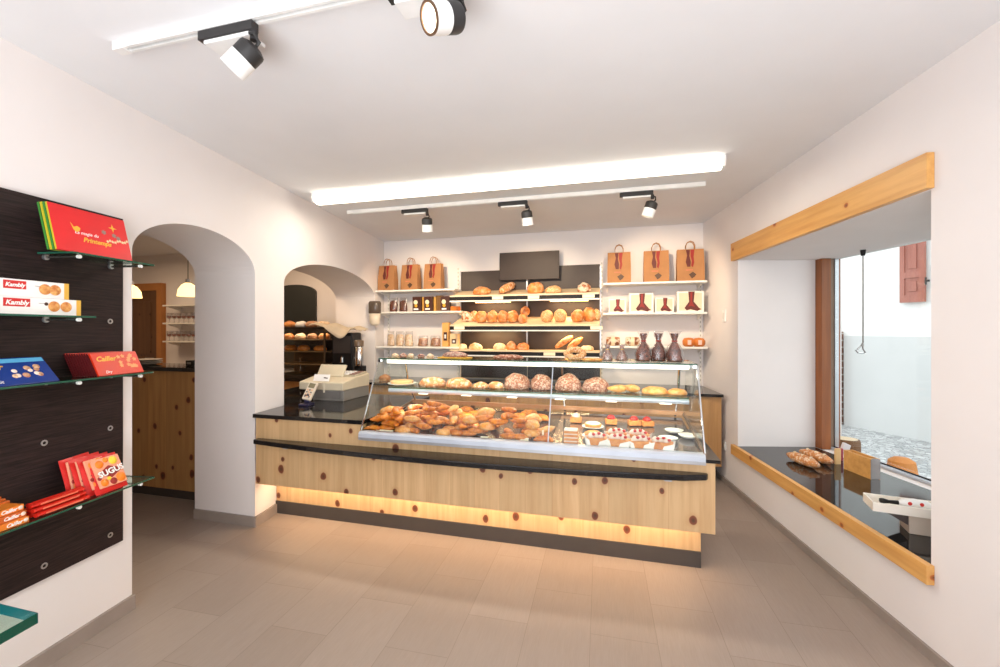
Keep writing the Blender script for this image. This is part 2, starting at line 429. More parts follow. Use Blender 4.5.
def dup(root, loc, rot=None, label=None, group=None, scale=None):
    r = root.copy(); COL.objects.link(r); r.location = loc
    if rot is not None: r.rotation_euler = rot
    if scale is not None: r.scale = scale
    if label: r['label'] = label
    if group: r['group'] = group
    for ch in list(root.children):
        c = ch.copy(); COL.objects.link(c); c.parent = r
        for g in list(ch.children):
            d = g.copy(); COL.objects.link(d); d.parent = c
    return r
def text(name, body, size, mat, parent, M, shear=0, extr=.0004, sx=1, label=None, bold=0, align='CENTER'):
    cu = bpy.data.curves.new(name, 'FONT'); cu.body = body; cu.size = size; cu.align_x = align; cu.align_y = 'CENTER'
    cu.extrude = extr; cu.shear = shear; cu.offset = bold; cu.resolution_u = 3
    t = bpy.data.objects.new(name, cu); COL.objects.link(t)
    dg = bpy.context.evaluated_depsgraph_get(); dg.update()
    me = bpy.data.meshes.new_from_object(t.evaluated_get(dg)); me.name = name
    bpy.data.objects.remove(t); bpy.data.curves.remove(cu)
    me.materials.clear(); me.materials.append(mat)
    me.transform(M @ Matrix.Diagonal((sx, 1, 1, 1)))
    o = bpy.data.objects.new(name, me); link(o, parent)
    if label: o['label'] = label
    return o
RX90 = Matrix.Rotation(pi/2, 4, 'X')
T = Matrix.Translation

# ------------------------------------------------------------------ the setting
L0 = Vector((-2.451, 1.332)); EX = Vector((-0.14332, 0.98968)); NL = Vector((0.98968, 0.14332))
THL = math.atan2(EX.y, EX.x)           # local x runs along the left wall, local -y comes out into the room
def LW(s, d, z): p = L0+EX*s+NL*d; return Vector((p.x, p.y, z))
def Lm(s, d, z): return T(LW(s, d, z)) @ Matrix.Rotation(THL, 4, 'Z')
CEIL = 2.70; WT = 0.585
def yy2s(y): return (y-L0.y)/EX.y
def arch(s0, s1, spring, rise, p=2.2, n=28):
    o = []
    for i in range(n+1):
        t = -cos(pi*i/n)
        o.append((.5*(s0+s1)+.5*(s1-s0)*t, spring+rise*(max(0, 1-abs(t)**p))**(1/2.0)))
    return o
# left wall with the two arches (x-z outline in the wall's own frame, extruded away from the room)
a1 = arch(0.406, 1.38, 1.93, .235, 2.0); a2 = arch(1.741, 3.66, 1.90, .262, 2.0)
cols_ = [(-3.2, 0), (0.406, 0)]+[('j',)]+a1+[('j',)]+[(1.38, 0), (1.741, 0)]+[('j',)]+a2+[('j',)]+[(3.66, 0), (4.25, 0)]
bl = B(); M = Lm(0, 0, 0)
SH = .0889/.62
def q4(*p): bl.bm.faces.new([bl.bm.verts.new(M @ Vector((v[0]+(SH*v[1] if 0 < v[0] < 4 else 0), v[1]*.99, v[2]))) for v in p])
prev = None
for c in cols_:
    if c[0] == 'j': continue
    if prev is not None:
        (s0_, z0_), (s1_, z1_) = prev, c
        if abs(s1_-s0_) < 1e-6:
            q4((s0_, 0, z0_), (s0_, WT, z0_), (s0_, WT, z1_), (s0_, 0, z1_))
        else:
            for yy in (0, WT): q4((s0_, yy, z0_), (s1_, yy, z1_), (s1_, yy, CEIL), (s0_, yy, CEIL))
            q4((s0_, 0, z0_), (s1_, 0, z1_), (s1_, WT, z1_), (s0_, WT, z0_))
            q4((s0_, 0, CEIL), (s1_, 0, CEIL), (s1_, WT, CEIL), (s0_, WT, CEIL))
    prev = c
bl.box(1.741, 3.66, 0.001, WT-.001, 0, .83, M)
for s_ in (-3.2, 4.25): q4((s_, 0, 0), (s_, WT, 0), (s_, WT, CEIL), (s_, 0, CEIL))
bmesh.ops.remove_doubles(bl.bm, verts=bl.bm.verts[:], dist=1e-5)
struct('wall_left', bl, PLASTER, 'thick white plaster left wall pierced by two arches', 'wall')
# right wall
P1 = Vector((1.104, 4.376)); P0 = Vector((1.401, 2.400)); er = (P1-P0).normalized()
Rn = P0-er*4.2; Rf = P1+er*0.95
Q1 = Vector(c2w(2.87, 3.925)); Q0 = Vector(c2w(2.87, 1.55)); O1 = Vector(c2w(3.07, 4.6)); O0 = Vector(c2w(3.07, -2.5))
G1 = Vector(c2w(3.07, 3.925)); G0 = Vector(c2w(3.07, 1.55))
far = Vector((Rf.x+.9, Rf.y)); 
br_ = B()
br_.prism([Rn, P0, P1, Rf, O1, G1, G0, O0], 0, .43)
br_.prism([Rn, P0, P1, Rf, O1, G1, G0, O0], 2.14, CEIL)
br_.prism([P1, Rf, O1, G1, Q1], .43, 2.14)
br_.prism([Rn, P0, Q0, G0, O0], .43, 2.14)
struct('wall_right', br_, PLASTER, 'white plaster right wall with a deep splayed display window', 'wall')
b = B(); b.box(-8.4, 2.3, 5.25, 5.5, 0, CEIL)
wbk = struct('wall_back', b, PLASTER, 'cream lit back wall behind the bread shelves', 'wall')
b = B(); b.box(-3.4, -1.9, -1.75, -1.5, 0, CEIL).box(1.3, 3.2, -1.75, -1.5, 0, CEIL).box(-1.9, 1.3, -1.75, -1.5, 2.35, CEIL).box(-1.9, 1.3, -1.75, -1.5, 0, .4)
struct('wall_front', b, PLASTER, 'white shopfront wall behind the photographer', 'wall')
b = B(); b.box(-8.6, -8.4, .3, 5.5, 0, CEIL); struct('wall_far_left', b, PLASTER, 'far side wall of the back room', 'wall')
b = B(); b.box(-8.6, -3.0, .1, .3, 0, CEIL); struct('wall_rear_room', b, PLASTER, 'near wall of the back room', 'wall')
b = B(); b.prism([(-8.6, .1), (-3.2, .1), (-3.2, -1.75), (2.6, -1.75), O0, O1, (O1.x, 5.5), (-8.6, 5.5)], -.12, 0)
struct('floor', b, FLOORM, 'taupe plank-format tiled floor', 'floor')
b = B(); b.prism([(-8.6, .1), (-3.6, .1), (-3.6, -1.75), (2.6, -1.75), O0, O1, (O1.x, 5.5), (-8.6, 5.5)], CEIL, CEIL+.15)
struct('ceiling', b, CEILM, 'plain white ceiling', 'ceiling')
# skirtings
def skirt(name, s0, s1, label):
    b = B(); b.box(s0, s1, -.018, -.0005, 0.0, .075)
    for v in b.bm.verts: v.co = Lm(0, 0, 0) @ v.co
    struct(name, b, BASEM, label, 'skirting')
skirt('baseboard_left', -3.0, .409, 'grey-brown skirting below the dark product board')
skirt('baseboard_left_pier', 1.362, 1.68, 'grey-brown skirting round the pier between the arches')
b = B(); p0 = LW(1.38, .0005, 0); q0 = LW(1.38+.088, -WT*.99, 0)
dd = Vector((EX.x, EX.y))*-.018
b.prism([(p0.x, p0.y), (q0.x, q0.y), (q0.x+dd.x, q0.y+dd.y), (p0.x+dd.x+NL.x*.018, p0.y+dd.y+NL.y*.018), (p0.x+NL.x*.018, p0.y+NL.y*.018)], 0, .075)
struct('baseboard_arch', b, BASEM, 'grey-brown skirting along the arch jamb', 'skirting')
nr = Vector((-er.y, er.x))
b = B(); f = lambda p, d: (p.x+nr.x*d, p.y+nr.y*d)
b.prism([f(Rn, .0005), f(Rf, .0005), f(Rf, .016), f(Rn, .016)], 0, .05)
struct('baseboard_right', b, BASEM, 'grey-brown skirting running under the display window', 'skirting')
# trim boards of the display window, in a frame running along the right wall
THR = math.atan2(er.y, er.x)
def Rm(s, d, z): p = P0+er*s; return T((p.x+nr.x*d, p.y+nr.y*d, z)) @ Matrix.Rotation(THR, 4, 'Z')
Lr = (P1-P0).length
for nm, z0, z1, lb in (('trim_1', 2.143, 2.305, 'honey pine board with knots along the top of the display window'), ('trim_2', .345, .433, 'honey pine board along the front edge of the window sill')):
    b = B(); b.box(-.02, Lr+.072, 0, .034, z0, z1, bev=.002)
    o = struct(nm, b, PINET, lb, 'trim board'); o.matrix_world = Rm(0, .001, 0)
# granite window sill
b = B(); i = .012
b.prism([(P0.x+nr.x*0, P0.y), (P1.x, P1.y-.002), (Q1.x, Q1.y-.002), (Q0.x, Q0.y)], .4302, .4325)
struct('trim_3', b, SILL, 'polished black granite sill in the display window', 'window sill')
# window frame, glass
cwm = T((0, 0, 0)) @ Matrix.Rotation(A, 4, 'Z')       # frame aligned with the window: x to the right, y deep
b = B(); b.box(2.875, 2.955, 3.84, 3.92, .434, 2.139); wf = struct('window_1', b, PINED, 'brown pine window post at the far end of the display window', 'window'); wf.matrix_world = cwm
b = B(); b.box(2.956, 3.0, 3.86, 3.92, .434, 2.139); o = mesh('frame_rebate', b, plain('brown_grey_rebate', (128, 108, 92), .6), wf)
b = B(); b.box(3.001, 3.035, 3.85, 3.92, .434, 2.139); o = mesh('metal_edge', b, ALU, wf)
b = B(); b.box(3.036, 3.055, 3.86, 3.92, .434, 2.139); o = mesh('outer_bead', b, PINED, wf)
b = B(); b.box(3.004, 3.014, 1.56, 3.849, .47, 2.138); o = mesh('window_glass', b, GL, wf)
b = B(); b.box(2.955, 2.99, 1.56, 3.859, .434, .452); mesh('bottom_rail', b, ALUW, wf)
b = B(); b.box(2.99, 3.0, 1.56, 3.859, .434, .46); mesh('rail_gasket', b, BLK, wf)
# ------------------------------------------------------------------ outside
b = B(); b.box(-14, 22, -10, 24, -.35, -.15); struct('ground', b, COBBLE, 'grey cobbled lane outside the window', 'street')
E0 = Vector(c2w(6.40, 6.25)); E1 = Vector(c2w(6.03, 7.48)); ee = (E1-E0).normalized(); ne = Vector((ee.y, -ee.x))
def ep(s, d): p = E1+ee*s+ne*d; return (p.x, p.y)
b = B(); b.prism([ep(-7, 0), ep(4, 0), ep(4, .3), ep(-7, .3)], -.15, 7.5)
struct('wall_opposite', b, EXTW, 'white rendered house wall across the lane', 'wall')
b = B(); b.prism([ep(-7, -.06), ep(0, -.06), ep(0, -.001), ep(-7, -.001)], -.15, 1.40)
struct('trim_4', b, EXTG, 'grey rendered base course of the house across the lane', 'wall base')
b = B(); b.prism([ep(0.05, -.25), ep(.6, -.25), ep(.6, -.001), ep(.05, -.001)], -.15, 1.47)
o = struct('trim_5', b, BRICK, 'brown brick pier beside the grey base course', 'brick pier')
# shutter on the opposite wall
u0 = Vector(c2w(*(6.30*(901-500)/430*1.0, 6.30))); 
def oncam_wall(px):
    # where the sight line through column px meets the opposite wall
    u = (px-500)/FPX; d = Vector((u*cos(A)-sin(A), u*sin(A)+cos(A)))
    # solve t*d = E1+ee*s
    det = d.x*(-ee.y)+d.y*ee.x
    t = (E1.x*(-ee.y)+E1.y*ee.x)/det
    p = d*t; return (p-E1).dot(ee), t
s_a, t_a = oncam_wall(903.5); s_b, t_b = oncam_wall(928.5)
zt = EYE+(330-237)/FPX*t_a; zb = EYE+(330-303)/FPX*t_a
sh = thing('window_shutter', 'weathered red-brown panelled shutter folded open on the white house wall', 'shutter', (ep(s_a, -.05)[0], ep(s_a, -.05)[1], zb), math.atan2(-ee.y, -ee.x))
w = abs(s_a-s_b); h = zt-zb
b = B()
b.box(0, .06, -.04, 0, 0, h).box(w-.06, w, -.04, 0, 0, h).box(.06, w-.06, -.04, 0, 0, .11).box(.06, w-.06, -.04, 0, h-.1, h).box(.06, w-.06, -.04, 0, h*.36, h*.36+.09)
mesh('shutter_frame', b, SHUT, sh)
for z0, z1 in ((.11, h*.36), (h*.36+.09, h-.1)):
    b = B(); b.box(.06, w-.06, -.022, -.005, z0, z1).box(.10, w-.10, -.034, -.022, z0+.05, z1-.05, bev=.008); mesh('shutter_panel', b, SHUT, sh)
b = B(); b.cyl((w+.01, -.03, .25), (w+.01, -.03, .36), .012); b.box(w, w+.06, -.04, -.03, .29, .32); mesh('hinge', b, BLKM, sh)
# log seats outside under the window
def logseat(px, dist, zc, r, ln, rz, label, mat):
    X = (px-500)/FPX*dist; x, y = c2w(X, dist)
    t = thing('log_seat', label, 'stool', (x, y, -.15), rz)
    prof = [(r*1.04, 0), (r, .03), (r*.98, zc-.02+.15), (r*.92, zc+.15), (0, zc+.152)]
    b = B(); b.lathe(prof, 24); mesh('log', b, mat, t, 'auto')
    b = B(); b.lathe([(r*.8, zc+.153), (0, zc+.156)], 24); mesh('cut_face', b, TRAYW, t)
logseat(846, 4.35, .40, .12, .3, 0, 'brown log stump standing outside by the window post', plain('brown_bark', (118, 84, 58), .9))
ol = thing('barrel_top', 'orange-brown rounded barrel lid standing outside the window glass', 'barrel', (*c2w(3.27, 3.50), -.15), A)
b = B(); b.lathe([(.09, 0), (.10, .3), (.098, .5), (.085, .585), (.05, .61), (0, .615)], 24); mesh('barrel_body', b, plain('orange_timber', (206, 132, 62), .6), ol, 'auto')
b = B(); b.lathe([(.099, .38), (.103, .385), (.103, .41), (.099, .415)], 24); mesh('hoop', b, BLKM, ol)
# hanging hook in the window
hk = thing('hanging_hook', 'thin metal rod with a bent wire hook hanging in the window', 'hook', (*c2w(2.90, 3.435), 2.139), A)
b = B(); b.lathe([(.014, -.045), (.02, 0)], 12); mesh('ceiling_cap', b, BLK, hk)
b = B(); b.cyl((0, 0, -.74), (0, 0, -.03), .0045, 8); mesh('rod', b, STEEL, hk)
b = B(); b.tube([(0, 0, -.74), (-.015, 0, -.77), (-.04, 0, -.79), (-.06, 0, -.80), (-.04, 0, -.82), (0, 0, -.825), (.02, 0, -.82), (0, 0, -.79), (0.0, 0, -.75)], .006, 8); mesh('hook_end', b, CHROME, hk)

# ------------------------------------------------------------------ service counter
ct = thing('service_counter', 'long knotted pine service counter with glowing recessed base', 'counter', (-1.05, 2.95, 0))
def wmesh(name, b, mat, par, **k): return mesh(name, b, mat, par, world=True, **k)
xl = -2.622
b = B(); b.box(-1.70, .56, 2.68, 2.72, .335, .742).box(xl, -1.70, 2.68, 2.72, .335, .837); wmesh('front_panel', b, PINE, ct)
b = B(); b.box(.53, .56, 2.72, 3.45, .335, .742); wmesh('end_panel', b, PINE, ct)
b = B(); b.box(-2.68, .532, 2.95, 2.975, .10, .55); wmesh('toe_panel', b, PINE, ct)
b = B(); b.box(-2.68, .532, 2.940, 2.975, 0, .10); b.box(.50, .532, 2.975, 3.45, 0, .10); wmesh('plinth', b, PLINTH, ct)
b = B(); b.box(.50, .531, 2.976, 3.45, .10, .34); b.box(-2.6, .5, 2.72, 3.45, .72, .7405); wmesh('carcass', b, PINE, ct)
b = B(); b.box(-2.6, .5, 2.80, 2.93, .348, .36); wmesh('light_channel', b, plain('strip_housing', (220, 190, 140), .5), ct)
b = B(); b.box(-2.6, .5, 2.83, 2.89, .335, .347); wmesh('light_strip', b, LEDWARM, ct)
# bowed black bag ledge
lg = thing('bag_ledge', 'bowed black granite bag ledge fixed across the counter front', 'ledge', (-1.05, 2.68, .65))
pts = [(-2.60, 2.679), (-2.60, 2.63)]
n = 24
for i in range(n+1):
    t = i/n; x = -2.59+t*(.51+2.59)
    y = 2.625-.11*(1-(2*t-1)**2)-.01*t
    if i == n: x = .508; y = 2.64
    pts.append((x, y))
pts.append((.518, 2.66)); pts.append((.518, 2.679))
b = B(); b.prism(pts, .650, .684); o = wmesh('ledge_slab', b, BLACK, lg)
bv = o.modifiers.new('b', 'BEVEL'); bv.width = .006; bv.segments = 2; bv.limit_method = 'ANGLE'
for x in (-2.3, -1.4, -.5, .3):
    b = B(); b.box(x-.02, x+.02, 2.61, 2.679, .638, .6495); wmesh('bracket', b, ALU, lg)
# worktops
wt = thing('counter_worktop', 'polished black granite worktop carrying the till, left end reaching into the arch', 'worktop', (-2.2, 3.0, .838))
e0 = LW(1.745, -.02, 0); e1 = LW(1.745, -WT+.0, 0); e3 = LW(3.62, -WT+.01, 0); e4 = LW(2.9, .02, 0)

b = B(); b.prism([(-1.70, 2.66), (-1.70, 3.8), (e4.x+.02, 3.8), (e4.x-.02, 4.90), (e3.x, e3.y), (e1.x+.02, e1.y+.02), (e0.x, e0.y+.01), (-2.678, 3.03), (-2.633, 2.66)], .838, .866); wmesh('worktop_slab', b, BLACK, wt)
b = B(); b.box(-1.70, .585, 2.665, 3.45, .7425, .762); o = mesh('display_base_slab', b, BLACK); tag(o, 'black granite slab under the glass display case, showing at its right end', 'worktop')

# ------------------------------------------------------------------ glass display case
CXL, CXR = -1.69, .495
case = thing('display_case', 'slanted glass bakery display case on the counter', 'display case', (-.6, 3.0, .763))
b = B(); b.yprism([(2.60, .763), (2.60, .792), (2.612, .803), (2.66, .803), (2.66, .763)], CXL, CXR); wmesh('front_rail', b, ALUW, case)
b = B(); b.box(CXL, CXR, 2.596, 2.599, .748, .766); b.box(CXL, CXR, 2.599, 2.66, .7635-.0155, .7625); wmesh('rail_lip', b, ALU, case)
b = B(); b.yprism([(2.66, .764), (2.66, .785), (3.42, .85), (3.42, .764)], CXL+.01, -.392); wmesh('left_deck', b, DKTRAY, case)
b = B(); b.yprism([(2.66, .764), (2.66, .785), (3.42, .85), (3.42, .764)], -.388, CXR-.01); wmesh('right_deck', b, MIRT, case)
GS = (1.285-.803)/(2.87-2.63)
def gp(z): return 2.632+(z-.803)/GS
def slab(x0, x1, z0, z1, t=.006):
    b = B(); b.yprism([(gp(z0), z0), (gp(z1), z1), (gp(z1)+t, z1), (gp(z0)+t, z0)], x0, x1); return b
wmesh('front_pane', slab(CXL+.002, -.392, .804, 1.281), GL, case)
wmesh('front_pane', slab(-.388, CXR-.002, .804, 1.281), GL, case)
for x in (CXL-.004, CXR-.002):
    b = B(); b.yprism([(2.64, .804), (gp(1.28)+.008, 1.28), (3.26, 1.28), (3.40, .87)], x, x+.006); wmesh('side_pane', b, GL, case)
    b = B(); b.tube([(x+.003, gp(.804)-.002, .804), (x+.003, gp(1.282)-.002, 1.282)], .006, 6); wmesh('side_edge', b, CHROME, case)
    b = B(); b.yprism([(2.64, .790), (2.64, .808), (3.42, .895), (3.42, .872)], x-.002, x+.012); wmesh('side_rail', b, plain('bronze_rail', (150, 122, 96), .3, .6), case)
b = B(); b.box(CXL, CXR, 2.862, 3.24, 1.283, 1.291); ts = wmesh('top_shelf', b, GLG, case)
b = B(); b.box(CXL, CXR, 2.858, 2.8618, 1.2825, 1.2915); b.box(CXR+.0002, CXR+.004, 2.858, 3.24, 1.2825, 1.2915); wmesh('glass_edge', b, GLEDGE, ts)
b = B(); b.box(CXL+.04, CXR-.03, 2.905, 2.935, 1.262, 1.281); b2 = wmesh('light_bar', b, ALUW, case)
b = B(); b.box(CXL+.05, CXR-.04, 2.898, 2.9045, 1.252, 1.28); b.box(CXL+.05, CXR-.04, 2.906, 2.934, 1.2595, 1.2618); wmesh('light_cover', b, LEDW, b2)
b = B(); b.box(CXL+.03, CXR-.03, 2.955, 3.30, 1.062, 1.068); ms = wmesh('middle_shelf', b, GLG, case)
b = B(); b.box(CXL+.03, CXR-.03, 2.951, 2.9548, 1.0615, 1.0685); wmesh('glass_edge', b, GLEDGE, ms)
b = B(); b.tube([(CXL+.03, 2.965, 1.040), (CXR-.03, 2.965, 1.040)], .016, 12); b3 = wmesh('shelf_tube', b, ALUW, case)
for i in range(6):
    x = CXL+.28+i*.34
    b = B(); b.box(x, x+.07, 2.95, 2.985, 1.0215, 1.024); wmesh('downlight', b, LEDW, b3)
for x in (CXL+.03, -.375, CXR-.05):
    b = B(); b.tube([(x, 3.44, .86), (x, 3.28, 1.06), (x, 3.22, 1.283)], .009, 8); wmesh('rear_post', b, CHROME, case)
b = B(); b.box(CXL, CXR, 3.40, 3.43, .872, .90); wmesh('rear_rail', b, plain('copper_rail', (206, 150, 104), .3, .5), case)
for x, z in ((CXL+.012, 1.272), (-.39, 1.272), (CXR-.014, 1.272)):
    b = B(); b.box(x-.014, x+.014, gp(z)-.012, gp(z)+.02, z-.012, z+.014, bev=.003); wmesh('glass_clamp', b, CHROME, case)
b = B(); b.tube([(-.39, gp(.803)-.004, .803), (-.39, gp(1.282)-.004, 1.282)], .0035, 6); wmesh('pane_joint', b, ALUW, case)
for x in (CXR-.005,):
    b = B(); b.box(x, x+.03, 3.25, 3.29, 1.03, 1.11); wmesh('rear_bracket', b, BLK, case)

# ------------------------------------------------------------------ back counter and wall shelving
bc = thing('back_counter', 'pine back counter with black top along the rear wall', 'counter', (-1.0, 4.95, 0))
b = B(); b.prism([(-2.90, 4.62), (1.02, 4.62), (.955, 5.24), (-2.98, 5.24)], .16, .845); wmesh('cabinet_body', b, PINEB, bc)
b = B(); b.box(-2.90, .93, 4.70, 5.24, 0, .16); wmesh('plinth', b, PLINTH, bc)
b = B(); b.prism([(-2.89, 4.58), (1.03, 4.58), (.962, 5.245), (-2.98, 5.245)], .846, .874); wmesh('worktop', b, BLACK, bc)
for i, x in enumerate((-2.3, -1.65, -1.0, -.35, .3)):
    b = B(); b.box(x, x+.62, 4.602, 4.619, .18, .83); d = wmesh('door', b, PINEB, bc)
    b = B(); b.tube([(x+.2, 4.60, .77), (x+.2, 4.58, .77), (x+.42, 4.58, .77), (x+.42, 4.60, .77)], .006, 6); wmesh('handle', b, ALU, d)
def standard(x, z0, z1, label):
    t = thing('shelf_upright', label, 'shelf upright', (x, 5.249, z0), 0)
    b = B(); b.box(-.012, .012, -.022, -.001, 0, z1-z0)
    mesh('channel', b, SLOTTED, t)
standard(-2.94, .90, 2.06, 'slotted upright carrying the left wall shelves, by the corner')
standard(-1.94, .90, 2.30, 'slotted upright between left wall shelves and bread rack')
standard(-.135, .90, 2.30, 'slotted upright between bread rack and right wall shelves')
standard(.94, .90, 2.06, 'slotted upright carrying the right wall shelves, by the corner')
def wshelf(x0, x1, z, label, y0=4.95):
    t = thing('wall_shelf', label, 'shelf', ((x0+x1)/2, 5.226, z))
    b = B(); b.box(x0, x1, y0, 5.224, z-.022, z, bev=.003); wmesh('shelf_board', b, WHITE, t)
    for x in (x0+.05, x1-.05):
        b = B(); b.yprism([(5.224, z-.023), (5.0, z-.023), (5.0, z-.035), (5.224, z-.08)], x-.004, x+.004); wmesh('bracket', b, WHITE, t)
LX0, LX1 = -2.975, -1.88
wshelf(-2.97, -1.88, 2.01, 'upper left white wall shelf holding three kraft bags')
wshelf(-2.97, -1.80, 1.735, 'middle left white wall shelf holding dark gift packs')
wshelf(-2.955, -1.82, 1.292, 'lower left white wall shelf holding pale bagged biscuits')
wshelf(-.115, .958, 2.027, 'upper right white wall shelf holding three kraft bags')
wshelf(-.115, .958, 1.692, 'middle right white wall shelf holding square photo boxes')
wshelf(-.115, .962, 1.322, 'lower right white wall shelf behind the cellophane bags')

# bread rack
rk = thing('bread_rack', 'three tier bread rack with dark backs and pale wooden trays', 'bread rack', (-1.0, 5.2, 1.2))
cols = ((-1.885, -1.03), (-1.02, -.155))
for (x0, x1), ztop in zip(cols, (2.245, 2.275)):
    for z0, z1 in ((1.98, ztop), (1.60, 1.86), (1.22, 1.50), (.90, 1.20)):
        b = B(); b.box(x0, x1, 5.19, 5.205, z0, z1); wmesh('back_board', b, DARKP, rk)
b = B(); b.box(-1.90, -.14, 5.206, 5.224, .89, 2.24); wmesh('frame_plate', b, TRAYW, rk)
for x in (-1.892, -1.025, -.148):
    b = B(); b.box(x-.008, x+.008, 5.17, 5.189, 1.2, 2.25); wmesh('rack_post', b, ALU, rk)
CARDS = {0: (-1.36, -.94, -.33), 1: (-1.83, -.245), 2: (-.76,)}
for i, (zf, zb) in enumerate(((1.895, 1.995), (1.548, 1.66), (1.255, 1.262))):
    y0, y1 = 4.80, 5.188
    b = B(); b.yprism([(y0, zf), (y1, zb), (y1, zb-.018), (y0, zf-.018)], -1.885, -.15); tr = wmesh('tray', b, TRAYW, rk)
    b = B(); b.box(-1.885, -.15, y0-.012, y0-.0005, zf-.004, zf+.014); wmesh('tray_lip', b, TRAYW, tr)
    b = B(); b.box(-1.885, -.15, y0-.006, y0-.0005, zf-.047, zf-.0045); wmesh('price_rail', b, BLK, tr)
    b = B(); b.box(-1.885, -.15, y0-.010, y0+.04, zf-.062, zf-.0475); wmesh('under_rail', b, WHITE, tr)
    for c in CARDS[i]:
        b = B(); b.box(c, c+.13, y0-.0105, y0-.0065, zf-.042, zf-.006); wmesh('price_card', b, CREAM, tr)
    if i < 2:
        for x in (-1.42, -.5):
            b = B(); b.box(x-.22, x+.22, 5.02, 5.04, zf-.062, zf-.052); wmesh('light_strip', b, LEDWARM, tr)
mb = thing('menu_board', 'dark blank rectangular menu screen above the bread rack', 'screen', (-.99, 5.13, 2.11))
b = B(); b.box(-.365, .365, -.025, .0, 0, .335, bev=.003); mesh('panel', b, SLATE, mb)
b = B(); b.box(-.1, .1, .0005, .118, .12, .24); b.cyl((0, -.01, .0), (0, -.01, -.02), .012); mesh('wall_mount', b, BLKM, mb)

# ------------------------------------------------------------------ ceiling lamp, tracks, spots
lp = thing('ceiling_lamp', 'long double fluorescent ceiling lamp with glowing white cover', 'ceiling lamp', (-.91, 3.28, CEIL))
b = B(); b.box(-1.65, 1.65, -.06, .06, -.028, -.001); mesh('base_tray', b, WPL, lp)
def diff(x0, x1):
    n = 8; pts = []
    for i in range(n+1):
        a = pi*i/n; pts.append((-.072*cos(a), -.029-.058*sin(a)**.8))
    b = B(); b.yprism(pts, x0, x1)
    return b
mesh('diffuser', diff(-1.63, -.185), LAMPW, lp, 'auto'); mesh('diffuser', diff(-.175, 1.63), LAMPW, lp, 'auto')
for sx in (-1, 1):
    b = B(); b.yprism([(-.072, -.029), (-.052, -.078), (0, -.088), (.052, -.078), (.072, -.029)], sx*1.631, sx*1.65); mesh('end_cap', b, WPL, lp)
b = B(); b.yprism([(-.073, -.029), (-.053, -.079), (0, -.089), (.053, -.079), (.073, -.029)], -.184, -.176); mesh('joint_band', b, WPL, lp)
def track(x0, x1, y, label):
    t = thing('light_track', label, 'light track', ((x0+x1)/2, y, CEIL)); w = (x1-x0)/2
    b = B(); b.box(-w, w, -.019, -.007, -.034, -.0005).box(-w, w, .007, .019, -.034, -.0005).box(-w, w, -.007, .007, -.014, -.0005); mesh('profile', b, WPL, t)
    b = B(); b.box(-w+.04, w-.04, -.0065, .0065, -.02, -.0145); mesh('conductor', b, ALU, t)
    for s in (-1, 1):
        b = B(); b.box(s*w-.03, s*w+.03, -.021, .021, -.037, -.0002, bev=.003); mesh('end_feed', b, WPL, t)
track(-2.56, .69, 3.80, 'thin white light track behind the fluorescent lamp')
track(-1.985, -.12, 1.335, 'white light track across the ceiling near the camera')
def spotlamp(loc, rz, d, label, size=1.0, lit=False, drop=0):
    """adapter bar, flat ballast plate and a two-tone cylindrical head aimed along d"""
    t = thing('track_spot', label, 'spotlight', loc, rz, 'track spotlights')
    k = size
    b = B(); b.box(-.25*k, .02, -.017, .017, -.036, 0, bev=.002); mesh('adapter_bar', b, BLKM, t)
    b = B(); b.box(-.225*k, .0, -.012, .075*k, -.052, -.0365, bev=.003); mesh('ballast_plate', b, WPL, t)
    b = B(); b.cyl((.014, 0, -.036), (.014, 0, -.07-drop), .014); b.tube([(.014, -.02, -.055-drop), (.035, -.02, -.06-drop), (.038, 0, -.08-drop), (.02, .0, -.1-drop)], .007, 6); mesh('joint', b, BLKM, t)
    d = Vector(d).normalized(); c = Vector((.012, 0, -.10-drop))
    M = T(c) @ d.to_track_quat('Z', 'Y').to_matrix().to_4x4()
    r = .05*k
    b = B(); b.lathe([(r*.5, -.012*k), (r*.94, .0), (r, .01), (r, .052*k), (r*.9, .053*k)], 28, M); hd = mesh('head', b, BLKM, t, 'auto')
    b = B(); b.lathe([(r*1.0, .053*k), (r*1.0, .115*k), (r*.86, .115*k), (r*.80, .09*k), (0, .088*k)], 28, M); mesh('shade', b, WPL, hd, 'auto')
    b = B(); b.lathe([(r*.84, .1152*k), (r*1.01, .1152*k), (r*1.01, .121*k), (r*.84, .121*k), (r*.84, .1152*k)], 28, M); mesh('rim', b, plain('bronze_rim', (112, 84, 62), .35, .6) if lit else WPL, hd, 'auto')
    b = B(); b.lathe([(r*.66, .0905*k), (r*.66, .095*k), (0, .098*k)], 20, M)
    mesh('lamp_lens', b, plain('lit_lens', (255, 245, 225), .3, emit=(255, 240, 215), es=9) if lit else plain('warm_lens', (255, 240, 210), .3, emit=(255, 226, 180), es=1.5), hd)
    return t
spotlamp((-1.74, 3.80, CEIL-.035), 0, (-.1, .35, -1), 'leftmost small black and white spotlight on the rear track')
spotlamp((-.77, 3.80, CEIL-.035), 0, (.05, .3, -1), 'middle small black and white spotlight on the rear track')
spotlamp((.30, 3.80, CEIL-.035), 0, (-.35, .1, -1), 'rightmost small black and white spotlight on the rear track')
spotlamp((-1.33, 1.335, CEIL-.035), 0, (-.68, -.18, -.7), 'large white and black spotlight on the near left of the ceiling', .95)
spotlamp((-.51, 1.335, CEIL-.035), 0, (-.547, -.672, -.38), 'lit round spotlight at the top of the picture', .95, True, .035)

